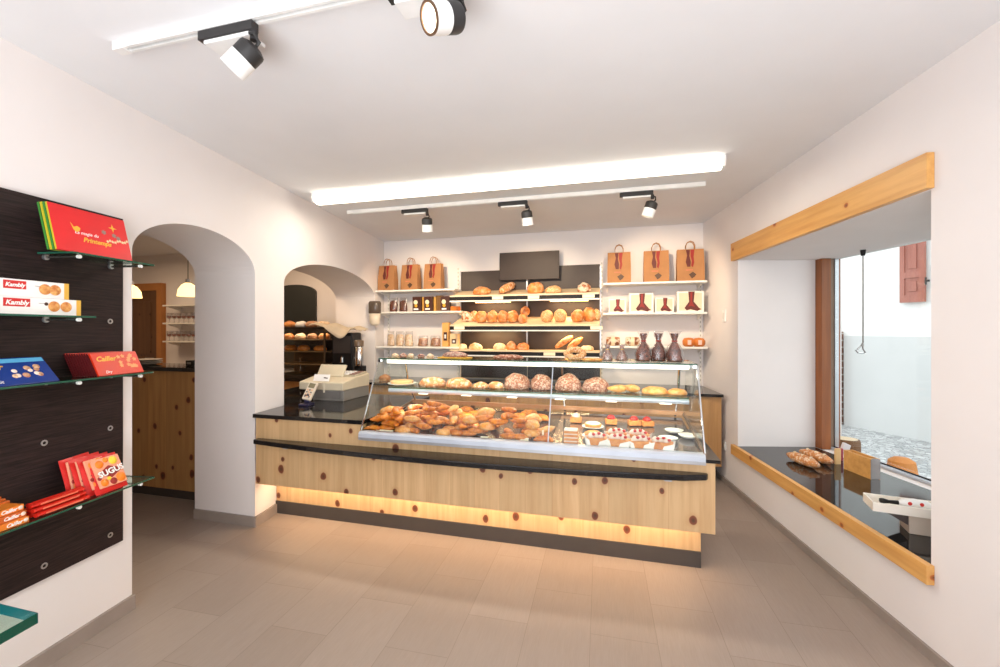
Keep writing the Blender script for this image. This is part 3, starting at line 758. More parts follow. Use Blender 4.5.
# ------------------------------------------------------------------ placing helpers
def X_at(px, y):                       # plan x of picture column px at depth y
    u = (px-500)/FPX; return y*(u*cos(A)-sin(A))/(u*sin(A)+cos(A))
def S_at(px, d):                       # distance along the left wall of column px, d out from the wall
    u = (px-500)/FPX; r = Vector((u*cos(A)-sin(A), u*sin(A)+cos(A)))
    k = (L0+NL*d).dot(NL)/r.dot(NL); return (r*k-L0).dot(EX)
def LT(name, label, cat, s, d, z, group=None):
    return thing(name, label, cat, LW(s, d, z), THL, group)

# ------------------------------------------------------------------ dark product board on the left wall
pb = LT('product_board', 'dark wenge wall board with rows of ringed holes', 'display board', -.6, 0, .40)
b = B(); b.box(-2.0, .939, -.02, -.0005, .0, 1.68); mesh('board', b, WENGE, pb)
for k in range(-3, 2):
    for j in range(6):
        s_ = .272+.287*(k-1); z_ = .46+.271*j
        if k < 1 and k > -1 and j in (0, 2) or (k == 1 and j in (0, 2, 4)) or k < -0 and j in (0, 2):
            b = B(); M_ = T((s_+.6, -.0205, z_-.40)) @ Matrix.Rotation(pi/2, 4, 'X')
            b.lathe([(.007, 0), (.013, 0), (.013, .002), (.007, .002), (.007, 0)], 16, M_); hr = mesh('hole_ring', b, ALU, pb); b = B(); b.lathe([(.0068, 0), (0, .0004)], 16, M_); mesh('dark_hole', b, BLK, hr)
def gshelf(s0, s1, z, pins, label, over=.205):
    t = LT('glass_shelf', label, 'glass shelf', s0, 0, z)
    b = B(); b.box(0, s1-s0, -over, -.028, -.008, 0); g = mesh('glass_plate', b, GLG, t)
    b = B(); b.box(0, s1-s0, -over-.0012, -over-.0002, -.008, 0).box(-.0012, -.0002, -over, -.028, -.008, 0).box(s1-s0+.0002, s1-s0+.0012, -over, -.028, -.008, 0); mesh('glass_edge', b, GLEDGE, g)
    for p in pins:
        b = B(); b.cyl((p-s0, -.0215, -.017), (p-s0, -over+.02, -.017), .0055, 12); pn = mesh('support_pin', b, STEEL, t, 'auto')
        b = B(); b.cyl((p-s0, -.0205, -.017), (p-s0, -.03, -.017), .012, 16); mesh('rosette', b, ALU, pn, 'auto')
        b = B(); b.cyl((p-s0, -over+.02, -.017), (p-s0, -over+.008, -.017), .008, 14); mesh('white_cap', b, WPL, pn, 'auto')
gshelf(-.045, .335, 1.838, (-.012, .272), 'topmost glass shelf on the dark board, carrying the red gift boxes')
gshelf(-.52, .047, 1.562, (-.304, -.012), 'short glass shelf carrying the white biscuit cartons')
gshelf(-.75, .33, 1.286, (-.59, -.304, -.012, .272), 'long glass shelf carrying blue and red chocolate packs')
gshelf(-.75, .335, .742, (-.59, -.304, -.012, .272), 'lowest glass shelf on the dark board, carrying candy bags and bars')
# leaning packs: face plane leans back towards the wall
def lean(w, h, th, tilt):
    """a slab standing on its lower front edge, x 0..w, leaning back by tilt"""
    return Matrix.Rotation(-tilt, 4, 'X')
FACE = lambda x, z, y=-.0005: T((x, y, z)) @ RX90
def gift_box(i, label, mat):
    t = LT('gift_box', label, 'gift box', -.085, .178-.013*i, 1.8385, 'flat gift boxes on the top glass shelf'); t.rotation_euler = (Matrix.Rotation(THL, 3, 'Z') @ Matrix.Rotation(radians(-14), 3, 'X')).to_euler()
    b = B(); b.box(0, .33, 0, .010, 0.003, .212, bev=.001); mesh('box', b, mat, t)
    b = B(); b.box(-.0008, -.0001, .001, .009, .004, .211); mesh('side_band', b, YELB if i in (0, 2) else plain('green_band', (60, 130, 50), .4), t)
    return t
g0 = gift_box(0, 'flat red gift box with gold writing leaning at the front of its row', REDBOX)
gift_box(1, 'green-edged gift box directly behind the red one with gold writing', GREENB)
gift_box(2, 'yellow-edged gift box third from the front of the leaning row', YELB)
gift_box(3, 'dark green gift box at the back of the leaning row', GREENB)
text('script_lettering', 'La magie du', .021, WPRINT, g0, FACE(.135, .098), shear=.3)
text('gold_lettering', 'Printemps', .030, GOLD, g0, FACE(.175, .068), shear=.35, bold=.0008)
def star(cx, cz, r, n=4, inner=.3):
    return [(cx+(r if k % 2 == 0 else r*inner)*sin(pi*k/n), cz+(r if k % 2 == 0 else r*inner)*cos(pi*k/n)) for k in range(2*n)]
b = B(); b.xprism(star(.262, .155, .02), -.0012, -.0002); mesh('gold_star', b, GOLD, g0)
b = B(); b.xprism([(.075, .14), (.085, .120), (.10, .128), (.112, .12), (.108, .108), (.094, .098), (.083, .108)], -.0012, -.0002); mesh('gold_butterfly', b, GOLD, g0)
b = B()
for k in range(9):
    b.xprism(star(.225+.012*k, .082+.004*sin(k*1.7)+.002*k, .008, 5, .45), -.0012-.0001*k, -.0002)
mesh('blossom_print', b, plain('cream_print', (240, 214, 170), .5), g0)
b = B()
for k, (x, z) in enumerate(((.215, .125), (.262, .118), (.28, .108))): b.xprism(star(x, z, .013, 6, .6), -.0012-.0001*k, -.0002)
mesh('bird_print', b, plain('grey_brown_print', (150, 120, 110), .5), g0)

def biscuit(s1, z, label):
    ln = .36; t = LT('biscuit_carton', label, 'carton', s1-ln, .165, z, 'white biscuit cartons')
    b = B(); b.box(0, ln-.018, 0, .055, 0, .068, bev=.0008); mesh('carton', b, WBOX, t)
    b = B(); b.box(ln-.018, ln, -.0002, .0552, -.0001, .0682); mesh('yellow_end', b, plain('yellow_end_print', (226, 176, 70), .45), t)
    up = z > 1.6; xl = S_at(3, .165)-(s1-ln); xr = S_at(26 if up else 30, .165)-(s1-ln)
    b = B(); b.box(xl, xr, -.001, -.0001, .03, .062); lb = mesh('red_label', b, plain('red_brand_label', (200, 34, 34), .4), t)
    text('label_lettering', 'Kambly', (xr-xl)*.30, WPRINT, lb, FACE((xl+xr)/2, .045, -.0012), shear=.25, bold=.0007, sx=.95)
    for k in (0, 1):
        cx = S_at((45, 55)[k] if up else (54, 66)[k], .165)-(s1-ln)
        b = B(); b.lathe([(.0, .0), (.018, .0), (.022, .0008), (.018, .0024), (0, .003)], 18, T((cx, -.0002, .036)) @ RX90); mesh('biscuit_picture', b, BISC, t, 'auto')
    b = B(); b.box(xr+.03, xr+.05, -.0008, -.0001, .046, .0475).lathe([(.004, 0), (.007, 0), (.007, .0008), (.004, .0008)], 14, T((xr+.056, -.0001, .045)) @ RX90); mesh('small_print', b, BROWNC, t)
biscuit(.017, 1.5625, 'lower white biscuit carton with red brand label')
biscuit(-.031, 1.6312, 'upper white biscuit carton lying on the other one')

def slabpack(name, label, cat, s0, s1, d, z, h, th, mat, tilt, group):
    t = LT(name, label, cat, s0, d, z, group)
    t.rotation_euler = (Matrix.Rotation(THL, 3, 'Z') @ Matrix.Rotation(-tilt, 3, 'X')).to_euler()
    b = B(); b.box(0, s1-s0, 0, th, .002, h, bev=.0012); mesh('pack', b, mat, t)
    return t
# blue chocolate tablets
for i in range(4):
    lab = 'blue hazelnut chocolate tablet lying at the front of its leaning row' if i == 0 else 'blue chocolate tablet leaning behind the front hazelnut one'
    t = slabpack('chocolate_tablet', lab, 'chocolate', -.33-.004*i, -.080-.004*i, .185-.016*i, 1.2865, .135, .012, BLUEB, radians(42), 'blue chocolate tablets')
    if i == 0:
        text('gold_lettering', 'Cailler', .038, GOLD, t, FACE(.045, .092), shear=.35, bold=.001)
        text('white_lettering', 'Lait', .02, WPRINT, t, FACE(.055, .02), shear=.3)
        b = B(); b.box(.004, .246, -.0008, -.0001, .112, .132); mesh('light_band', b, LBLUE, t)
        rr = random.Random(4)
        for k in range(12):
            x = .10+.115*rr.random(); z = .04+.055*rr.random(); r_ = .008+.005*rr.random()
            b = B(); b.lathe([(0, 0), (r_, 0), (r_*.8, .002), (0, .0035)], 12, T((x, -.0003, z)) @ RX90); mesh('nut_picture', b, NUT if k % 3 else CREAMF, t, 'auto')
for i in range(11):
    lab = 'orange-red chocolate tablet at the front of its leaning row' if i == 0 else 'maroon-edged chocolate tablet in the leaning row behind the orange-red front one'
    t = slabpack('chocolate_tablet', lab, 'chocolate', .077-.002*i, .297-.002*i, .187-.0105*i, 1.2865, .118, .0085, ORRED if i == 0 else MAROON, radians(26), 'red chocolate tablets' if i else None)
    if i == 0:
        text('gold_lettering', 'Cailler', .034, GOLD, t, FACE(.06, .085), shear=.35, bold=.0008)
        text('white_lettering', 'Dry', .018, WPRINT, t, FACE(.05, .018), shear=.3)
        rr = random.Random(5)
        b = B()
        for k in range(14):
            b.xprism(star(.12+.08*rr.random(), .03+.07*rr.random(), .012, 5, .55), -.0011-.0001*k, -.0002)
        mesh('praline_picture', b, plain('light_orange_print', (240, 150, 90), .4), t)
    else:
        b = B(); b.box(.002, .218, -.0006, -.0001, .106, .117); mesh('red_top_band', b, ORRED, t)
# orange bar boxes
for i in range(3):
    t = LT('bar_box', ['lowest', 'middle', 'topmost'][i]+' orange chocolate bar box in the stack of three', 'box', -.44, .19-.012*i, .7425+i*.0235, 'orange bar boxes')
    b = B(); b.box(0, .248, 0, .09, 0, .0225, bev=.0015); mesh('box', b, ORANGE if i % 2 == 0 else plain('orange_brown_wrapper', (198, 96, 36), .35), t)
    text('white_lettering', 'Cailler', .019, WPRINT, t, FACE(.20, .0115), shear=.3, bold=.0005)
    b = B(); b.lathe([(0, 0), (.008, 0), (.006, .002), (0, .003)], 12, T((.237, -.0003, .012)) @ RX90); mesh('nut_picture', b, CREAMF, t)
for i in range(3):
    t = LT('bar_box', 'zigzag-topped orange-brown bar box standing behind the stack, row place '+['nearest', 'middle', 'farthest'][i], 'box', -.42, .085-.02*i, .7425, 'brown bar boxes')
    b = B(); b.box(0, .24, 0, .016, 0, .075+.006*i, bev=.0015); mesh('box', b, plain('orange_brown_wrapper', (198, 96, 36), .35), t)
# red bars
def barbm():
    b = B(); n = 12; w = .2
    for k in range(1):
        b.tube([(x, 0, 0) for x in (0, .004, .012, .02, .18, .188, .196, .2)], [.011, .012, .009, .0115, .0115, .009, .012, .011], 10, .75)
    return b
bar0 = None
for k, (ss, d, z) in enumerate(((-.165, .180, .752), (-.165, .158, .752), (-.16, .136, .752), (-.168, .169, .770), (-.162, .147, .770), (-.165, .125, .770), (-.168, .158, .788), (-.158, .136, .788))):
    lab = 'long glossy red wrapped bar in the little stack, '+['bottom layer, front', 'bottom layer, middle', 'bottom layer, back', 'second layer, front', 'second layer, middle', 'second layer, back', 'top layer, front', 'top layer, back'][k]
    if bar0 is None:
        bar0 = LT('wrapped_bar', lab, 'snack bar', ss, d, z, 'red wrapped bars'); mesh('wrapper', barbm(), REDW, bar0, 'auto')
        b = B(); b.box(.03, .17, -.0125, -.0112, -.003, .003); mesh('pale_stripe', b, plain('pale_red_print', (236, 110, 80), .3), bar0)
    else: dup(bar0, LW(ss, d, z), (0, 0, THL+.03*R.uniform(-1, 1)), lab)
# candy bags
def candy(i, s, d, tilt, label):
    t = LT('candy_bag', label, 'candy bag', s, d, .7425, 'fruit candy bags'); t.rotation_euler = (Matrix.Rotation(THL+.06*i, 3, 'Z') @ Matrix.Rotation(-tilt, 3, 'X')).to_euler()
    w, h = .148, .175
    b = B(); nx, nz = 12, 14; f_, g_ = [], []
    for a in range(nz+1):
        for c in range(nx+1):
            u, v = c/nx, a/nz
            puff = .017*(max(0, sin(pi*u))**.5)*(max(0, sin(pi*(v*.88+.06)))**.6)*(1 if .07 < v < .93 else .25)
            wig = .002*sin(9*u+5*v+i)
            f_.append(b.bm.verts.new((u*w, -puff+wig, v*h))); g_.append(b.bm.verts.new((u*w, puff+wig+.001, v*h)))
    for L_, fl in ((f_, 0), (g_, 1)):
        for a in range(nz):
            for c in range(nx):
                q = [L_[a*(nx+1)+c], L_[a*(nx+1)+c+1], L_[(a+1)*(nx+1)+c+1], L_[(a+1)*(nx+1)+c]]
                b.bm.faces.new(q if not fl else q[::-1])
    mesh('bag', b, SUGR, t, True)
    y = -.021
    b = B(); b.box(.012, .136, y-.002, y+.008, .022, .160, bev=.002); pr = mesh('white_print_field', b, plain('cream_bag_print', (238, 160, 126), .3), t)
    b = B(); b.xprism([(.018, .088), (.074, .118), (.134, .088), (.074, .058)], y-.0035, y-.0022); mesh('red_diamond', b, REDP, t)
    if i == 0: text('bag_lettering', 'SUGUS', .037, WPRINT, t, T((.075, y-.0085, .088)) @ RX90 @ Matrix.Rotation(.12, 4, 'Z'), bold=.0012, sx=1.05)
    for x, z, r_, m in ((.040, .132, .019, ORFRUIT), (.104, .136, .020, LEMON), (.072, .146, .013, ORFRUIT), (.035, .044, .018, ORFRUIT), (.112, .048, .023, ORFRUIT), (.075, .040, .016, REDP), (.020, .068, .009, REDP), (.06, .058, .009, LEMON)):
        b = B(); b.lathe([(0, 0), (r_, 0), (r_*.85, .003), (r_*.4, .005), (0, .0055)], 14, T((x, y-.0018, z)) @ RX90); mesh('fruit_picture', b, m, t, 'auto')
candy(0, .066, .185, radians(24), 'front candy bag with printed fruit and readable white lettering')
candy(1, .052, .160, radians(20), 'second candy bag, just behind the front one')
candy(2, .040, .125, radians(16), 'third candy bag from the front, half hidden')
candy(3, .022, .090, radians(12), 'rearmost candy bag against the dark board')

# glass table in the near left corner
gt = thing('glass_table', 'thick blue-green glass table corner at the lower left edge', 'glass table', (-1.40, .30, 0))
zt_ = .95; cx, cy = -1.082, .579
e = EX*-1
pts = [(cx, cy), (cx-.62, cy), (cx-.62+e.x*.7, cy+e.y*.7), (cx+e.x*.7, cy+e.y*.7)]
b = B(); b.prism(pts, zt_-.020, zt_); o = wmesh('glass_top', b, GLG, gt)
def edge(p, q, nm='glass_edge', m=GLBLUE):
    d = (Vector(q)-Vector(p)).normalized(); nn = Vector((d.y, -d.x))*-.0012
    b = B(); b.prism([p, q, (q[0]+nn.x, q[1]+nn.y), (p[0]+nn.x, p[1]+nn.y)], zt_-.020, zt_); wmesh(nm, b, m, gt)
edge(pts[0], pts[1][:], m=GLBLUE); edge(pts[3], pts[0], m=plain('glass_edge_deep_green', (14, 92, 76), .15))
for k, (lx, ly) in enumerate(((-1.6, .45), (-1.55, -.0))):
    b = B(); b.cyl((lx, ly, 0), (lx, ly, zt_-.021), .02, 16); wmesh('leg', b, CHROME, gt, smooth='auto')

# ------------------------------------------------------------------ breads
def crescent(seed, bend=1.0, L=.14, r0=.023):
    rr = random.Random(seed); n = 17; pts, rad = [], []
    for i in range(n):
        t = i/(n-1)*2-1
        a = t*1.15*bend
        if bend > .05: c = L*.5/(1.15*bend)*1.15; pts.append((c*sin(a)*(1 if bend < 1 else 1), c*(1-cos(a)), r0*.9))
        else: pts.append((t*L*.5, 0, r0*.9))
        k = max(.16, (1-abs(t)**1.7)**.75)
        rad.append(r0*k*(1+.10*(1 if i % 2 else -1)*(1-abs(t)*.5))*(1+.05*rr.uniform(-1, 1)))
    b = B(); b.tube(pts, rad, 10, .88); return b
def protos():
    d = {}
    for k in range(3): d['c%d' % k] = crescent(k, (1.0, .8, 1.2)[k])
    d['s0'] = crescent(9, .25, .12, .024)
    return d
def lump(rx, ry, rz, seed, amp=.06, base=-.5, seg=18, rings=12):
    rr = random.Random(seed); ph = [rr.uniform(0, 6) for _ in range(6)]
    b = B(); b.blob(rx, ry, rz, None, seg, rings, lambda c: 1+amp*(sin(3*c.x+ph[0])*cos(4*c.y+ph[1])+.5*sin(7*c.z+6*c.x+ph[2])), base); return b
def single(name, b, mat, label, cat, loc, rot=(0, 0, 0), group=None):
    o = mesh(name, b, mat, None, True); o.location = loc; o.rotation_euler = rot; tag(o, label, cat, group); return o
deckz = lambda y: .785+(y-2.66)*.0855+.003
# front heap of croissants and rolls
PR = {}
rr = random.Random(21)
FR = True
meshes = []
for k in range(3):
    meshes.append(('croissant', 'c', k))
placed = []
def heap_top(x, y, r=.05):
    z = deckz(y)
    for (a, c, h) in placed:
        dd = hypot(x-a, y-c)
        if dd < r*1.5: z = max(z, h+.034*(1-dd/(r*1.5))**.4-.012)
    return z
first = {}
cnt = 0
zones = ['near the left glass', 'left of centre', 'in the centre', 'by the glass joint']
def add_cro(x, y, rz, kind, tiltx=0, tilty=0, lab=None, grp='croissants heaped at the front of the case', mat=CRO, z=None):
    global cnt
    zz = heap_top(x, y) if z is None else z
    key = (kind, mat.name)
    nm = 'croissant' if kind[0] == 'c' else 'bread_roll'
    if key not in first:
        if kind[0] == 'c': b = crescent(int(kind[1]), (1.3, 1.05, 1.5)[int(kind[1])])
        elif kind == 's0': b = crescent(9, .25, .12, .025)
        else: b = lump(.055, .038, .030, 3)
        o = mesh(nm, b, mat, None, True); first[key] = o
    else:
        o = first[key].copy(); COL.objects.link(o)
    o.location = (x, y, zz+.0005); o.rotation_euler = (tiltx, tilty, rz); sc = rr.uniform(.92, 1.12); o.scale = (sc, sc, sc)
    tag(o, lab, 'croissant' if nm == 'croissant' else 'roll', grp)
    placed.append((x, y, zz+.03)); cnt += 1
for layer, nl in ((0, 50), (1, 30), (2, 9)):
    tries = 0; k = 0; loc = []
    if layer == 0:
        for j in range(17):
            x = -1.62+j*.0745+rr.uniform(-.01, .01); y = 2.695+rr.uniform(0, .012); kd = ('c0', 's0', 'c1', 'r0')[j % 4]; loc.append((x, y)); k += 1
            nm_ = {'c': 'golden croissant', 's': 'slim golden roll', 'r': 'oval golden roll'}[kd[0]]
            add_cro(x, y, rr.choice([0, pi])+rr.uniform(-.3, .3), kd, 0, 0, '%s lying against the front rail of the case, %s' % (nm_, zones[min(3, j//4)]), '%ss against the front rail, %s' % (nm_, zones[min(3, j//4)]), CRO if kd != 'r0' else CRO2)
    while k < nl and tries < 2500:
        tries += 1
        x = rr.uniform(-1.62, -.41); lim = 2.99 if x < -1.1 else (2.90 if x < -.8 else 2.85)
        y = rr.uniform(2.69+.01*layer, lim-.03*layer)
        if layer == 2 and (x > -.9 or x < -1.5): continue
        if layer == 1 and -.82 < x < -.70: continue
        if any(hypot((x-a)*.85, y-c) < .066 for a, c in loc): continue
        loc.append((x, y)); k += 1
        zi = 0 if x < -1.3 else 1 if x < -1.02 else 2 if x < -.72 else 3
        kind = rr.choice(['c0', 'c1', 'c2', 'c0', 's0', 'r0'])
        mat = CRO if kind != 'r0' else CRO2
        if kind == 's0' and rr.random() < .4: mat = CRO2
        if kind[0] == 'c':
            lab = 'golden croissant in the front heap, %s, %s' % (['bottom layer', 'second layer', 'top layer'][layer], zones[zi]); grp = 'croissants, %s, %s' % (['bottom layer', 'second layer', 'top layer'][layer], zones[zi])
        else:
            w = 'slim' if kind == 's0' else 'oval'
            lab = '%s golden bread roll in the front heap, %s, %s' % (w, ['bottom layer', 'second layer', 'top layer'][layer], zones[zi]); grp = '%s rolls, %s, %s' % (w, ['bottom layer', 'second layer', 'top layer'][layer], zones[zi])
        add_cro(x, y, rr.uniform(0, 2*pi), kind, rr.uniform(-.15, .3), rr.uniform(-.15, .15), lab, grp, mat)
# back row of the left deck
bk = [(378, 'd'), (388, 'd'), (398, 'd'), (414, 'c'), (424, 'c'), (434, 'c'), (444, 'c'), (456, 'l'), (466, 'l'), (475, 'l'), (485, 'l'), (519, 'l'), (529, 'l'), (541, 'l')]
for i, (px, t_) in enumerate(bk):
    y = 3.26-.1*(i % 2); x = X_at(px, y)
    if px < 405: x = max(x, -1.62+.075*i)
    nm_ = {'d': 'dark glazed pastry', 'c': 'coiled flaky pastry', 'l': 'long golden roll'}[t_]
    lab = '%s in the back row of the case, %s from the left' % (nm_, ['first', 'second', 'third', 'fourth', 'fifth', 'sixth', 'seventh', 'eighth', 'ninth', 'tenth', 'eleventh', 'twelfth', 'thirteenth', 'fourteenth'][i])
    if t_ == 'c':
        b = B(); b.tube([(.03*cos(a*.7)*(1-a*.06), .03*sin(a*.7)*(1-a*.06), .014+.003*a) for a in range(14)], [.013]*14, 8)
        single('coiled_pastry', b, CRO, lab, 'pastry', (x, y, deckz(y)))
    elif t_ == 'd': single('glazed_pastry', lump(.05, .04, .03, i), DLOAF, lab, 'pastry', (x, y, deckz(y)), (0, 0, i))
    else: single('bread_roll', lump(.065, .032, .032, i), CRO, lab, 'roll', (x, y, deckz(y)), (0, 0, .3*(-1)**i))
for px, y, lab in ((459, 3.12, 'slim roll lying in front of the back row, left one'), (467, 3.1, 'slim roll lying in front of the back row, middle one'), (533, 3.12, 'pale oval roll lying before the back row by the glass joint')):
    single('bread_roll', lump(.068, .03, .032, px), CRO2 if px > 500 else CRO, lab, 'roll', (X_at(px, y), y, deckz(y)), (0, 0, -.1))
# price cards
def card(px, y, label, w=.05, h=.03, z=None, rot=-.5):
    o = single('price_card', B().box(-w/2, w/2, -.001, .001, 0, h), CREAM, label, 'price card', (X_at(px, y), y, deckz(y) if z is None else z), (rot, 0, 0)); o.data.shade_flat(); return o
card(384, 2.668, 'small cream price card at the left front of the case', .13, .022)
card(484, 2.668, 'small cream price card in front of the rolls', .05, .022)
card(524, 2.668, 'cream price card in front of the orange pastries', .055, .03)
card(543, 2.70, 'tall narrow cream card standing by the glass joint', .012, .075, rot=0)
# right deck: fruit slices in paper cases
def fruit_slice(px, y, label, k):
    t = thing('fruit_slice', label, 'cake slice', (X_at(px, y), y, deckz(y)), .15*(-1)**k, 'cream slices in paper cases')
    b = B(); b.xprism([(-.055, .004), (.055, .004), (.062, .045), (.05, .05), (-.05, .05), (-.062, .045)], -.032, .032); mesh('sponge', b, CAKE, t)
    b = B(); b.xprism([(-.066, .0), (.066, .0), (.075, .052), (.0, .03), (-.075, .052)], .033, .036); mesh('paper_case', b, PAPERW, t)
    b = B(); b.xprism([(-.0, .0), (.062, .0), (.072, .05), (.03, .036), (.012, .03)], -.037, -.0335); b.xprism([(-.066, 0), (-.04, 0), (-.05, .04), (-.07, .05)], -.0365, -.034); mesh('paper_front', b, PAPERW, t)
    for j, (dx, dz) in enumerate(((-.038, .058), (-.008, .062), (.022, .060))):
        b = B(); b.lathe([(.018, -.012), (.021, 0), (.015, .010), (.008, .017), (0, .022)], 12, T((dx, -.005, dz))); mesh('cream_swirl', b, CREAMF, t, True)
    for j, (dx, dz) in enumerate(((-.022, .07), (.010, .076), (.04, .066))):
        b = B(); b.lathe([(.0, -.010), (.008, -.007), (.0115, 0), (.008, .006), (0, .008)], 10, T((dx, -.016, dz))); mesh('strawberry', b, STRAW, t, True)
for k, (px, y, lb) in enumerate(((597, 2.71, 'front row, leftmost'), (619, 2.705, 'front row, second from left'), (641, 2.70, 'front row, third from left'), (662, 2.70, 'front row, rightmost'), (617, 2.815, 'second row, left one'), (639, 2.815, 'second row, right one'))):
    fruit_slice(px, y, 'cream and strawberry slice in white paper, '+lb, k)
t = thing('layer_slice', 'tall layered sponge slice at the left of the cream cakes', 'cake slice', (X_at(571, 2.72), 2.72, deckz(2.70)), .05)
for j in range(4):
    b = B(); b.box(-.043, .043, -.04, .04, .001+j*.022, .0155+j*.022, bev=.003); mesh('sponge_layer', b, CAKE, t)
    b = B(); b.box(-.041, .041, -.038, .038, .0157+j*.022, .0228+j*.022, bev=.002); mesh('cream_layer', b, CREAMF, t)
def tart(px, y, r, label, top=CREAMF):
    t = thing('tart_plate', label, 'tart on a plate', (X_at(px, y), y, deckz(y)+.004))
    b = B(); b.lathe([(r*.7, 0), (r, .006), (r*1.12, .012), (r*1.1, .014), (r*.7, .005), (0, .005)], 28); mesh('plate', b, WHITE, t, 'auto')
    b = B(); b.lathe([(r*.8, .0075), (r*.9, .026), (r*.82, .030), (0, .033)], 24); mesh('tart', b, CAKE, t, 'auto')
    b = B(); b.lathe([(r*.78, .0315), (r*.6, .038), (0, .041)], 24); mesh('topping', b, top, t, 'auto')
tart(593, 2.84, .062, 'round tart with white topping on a plate, nearer one', CAKE); tart(593, 3.04, .066, 'round iced tart on a plate, farther one')
for k, px in enumerate((576, 611, 634, 647)):
    y = 3.17; t = thing('berry_slice', 'small %s in the back row of the right deck, %s' % ('cake block' if k == 0 else 'red-topped cake slice', ['far left', 'second from left', 'third from left', 'rightmost'][k]), 'cake slice', (X_at(px, y), y, deckz(y)), .1*k, 'red-topped slices' if k else None)
    b = B(); b.box(-.04, .04, -.035, .035, 0, .035, bev=.004); mesh('sponge', b, CAKE, t)
    b = B(); b.lathe([(.028, .0355), (.03, .045), (.018, .060), (0, .065)], 14); mesh('topping', b, STRAW if k else CREAMF, t, True)
for k, (px, y) in enumerate(((674, 3.04), (668, 2.87), (688, 2.95))):
    o = single('dessert_dish', B().lathe([(.03, 0), (.05, .01), (.06, .02), (.055, .021), (.03, .008), (0, .008)], 24), WHITE, 'small white dish at the right of the case, '+['farthest', 'nearest', 'rightmost'][k], 'dish', (X_at(px, y), y, deckz(y)+.002))
    t2 = None
# ------------------------------------------------------------------ middle shelf of the case
MZ = 1.0685
def mid(px0, px1, y, h, mat, label, name='bread_loaf', cat='bread', z=MZ, ry=None, seed=1, amp=.05, base=-.35):
    x0, x1 = X_at(px0, y), X_at(px1, y); w = (x1-x0)/2
    return single(name, lump(w, ry or w*.8, h/(1-base), seed, amp, base), mat, label, cat, ((x0+x1)/2, y, z))
pt = thing('pastry_plate', 'pale round flan on a plate at the left of the middle glass shelf', 'flan', (X_at(402, 3.08), 3.08, MZ))
b = B(); b.lathe([(.06, 0), (.105, .01), (.112, .016), (.10, .016), (.06, .006), (0, .006)], 30); mesh('plate', b, WHITE, pt, 'auto')
b = B(); b.lathe([(.085, .012), (.092, .032), (.08, .036), (0, .040)], 30); mesh('flan', b, plain('pale_flan', (232, 178, 120), .4), pt, 'auto')
mid(420, 445, 3.08, .07, FLOURED, 'left flour-marbled flat loaf on the middle glass shelf', seed=2)
mid(447, 471, 3.08, .072, FLOURED, 'right flour-marbled flat loaf on the middle glass shelf', seed=3)
mid(473, 489, 3.06, .045, FLOURED, 'low pale pastry beside the marbled loaf', 'flat_pastry', 'pastry', seed=4)
mid(488, 504, 3.08, .05, FLOURED, 'low pale pastry beside the first round loaf', 'flat_pastry', 'pastry', seed=5)
mid(504, 530, 3.10, .115, ROUNDF, 'flour-dusted round loaf, leftmost of the four on the middle shelf', seed=6)
mid(530, 553, 3.10, .11, ROUNDF, 'flour-dusted round loaf, second of the four, left of the glass joint', seed=7)
mid(555, 582, 3.10, .115, ROUNDF, 'flour-dusted round loaf, third of the four, right of the glass joint', seed=8)
mid(582, 609, 3.10, .10, ROUNDF, 'flour-dusted round loaf, rightmost of the four on the middle shelf', seed=9)
for k, (a, c, y) in enumerate(((609, 629, 3.08), (622, 643, 3.12))):
    x = (X_at(a, y)+X_at(c, y))/2
    b = crescent(30+k, .9, .15, .03); single('croissant', b, CRO2, 'pale flaky croissant on the middle shelf, '+['left one', 'right one'][k], 'croissant', (x, y, MZ), (0, 0, .5+2*k))
mid(641, 668, 3.08, .05, CRO2, 'wide flat sugared pastry on the middle shelf', 'flat_pastry', 'pastry', seed=12)
mid(667, 687, 3.08, .042, CRO2, 'flat pastry at the right end of the middle shelf', 'flat_pastry', 'pastry', seed=13)

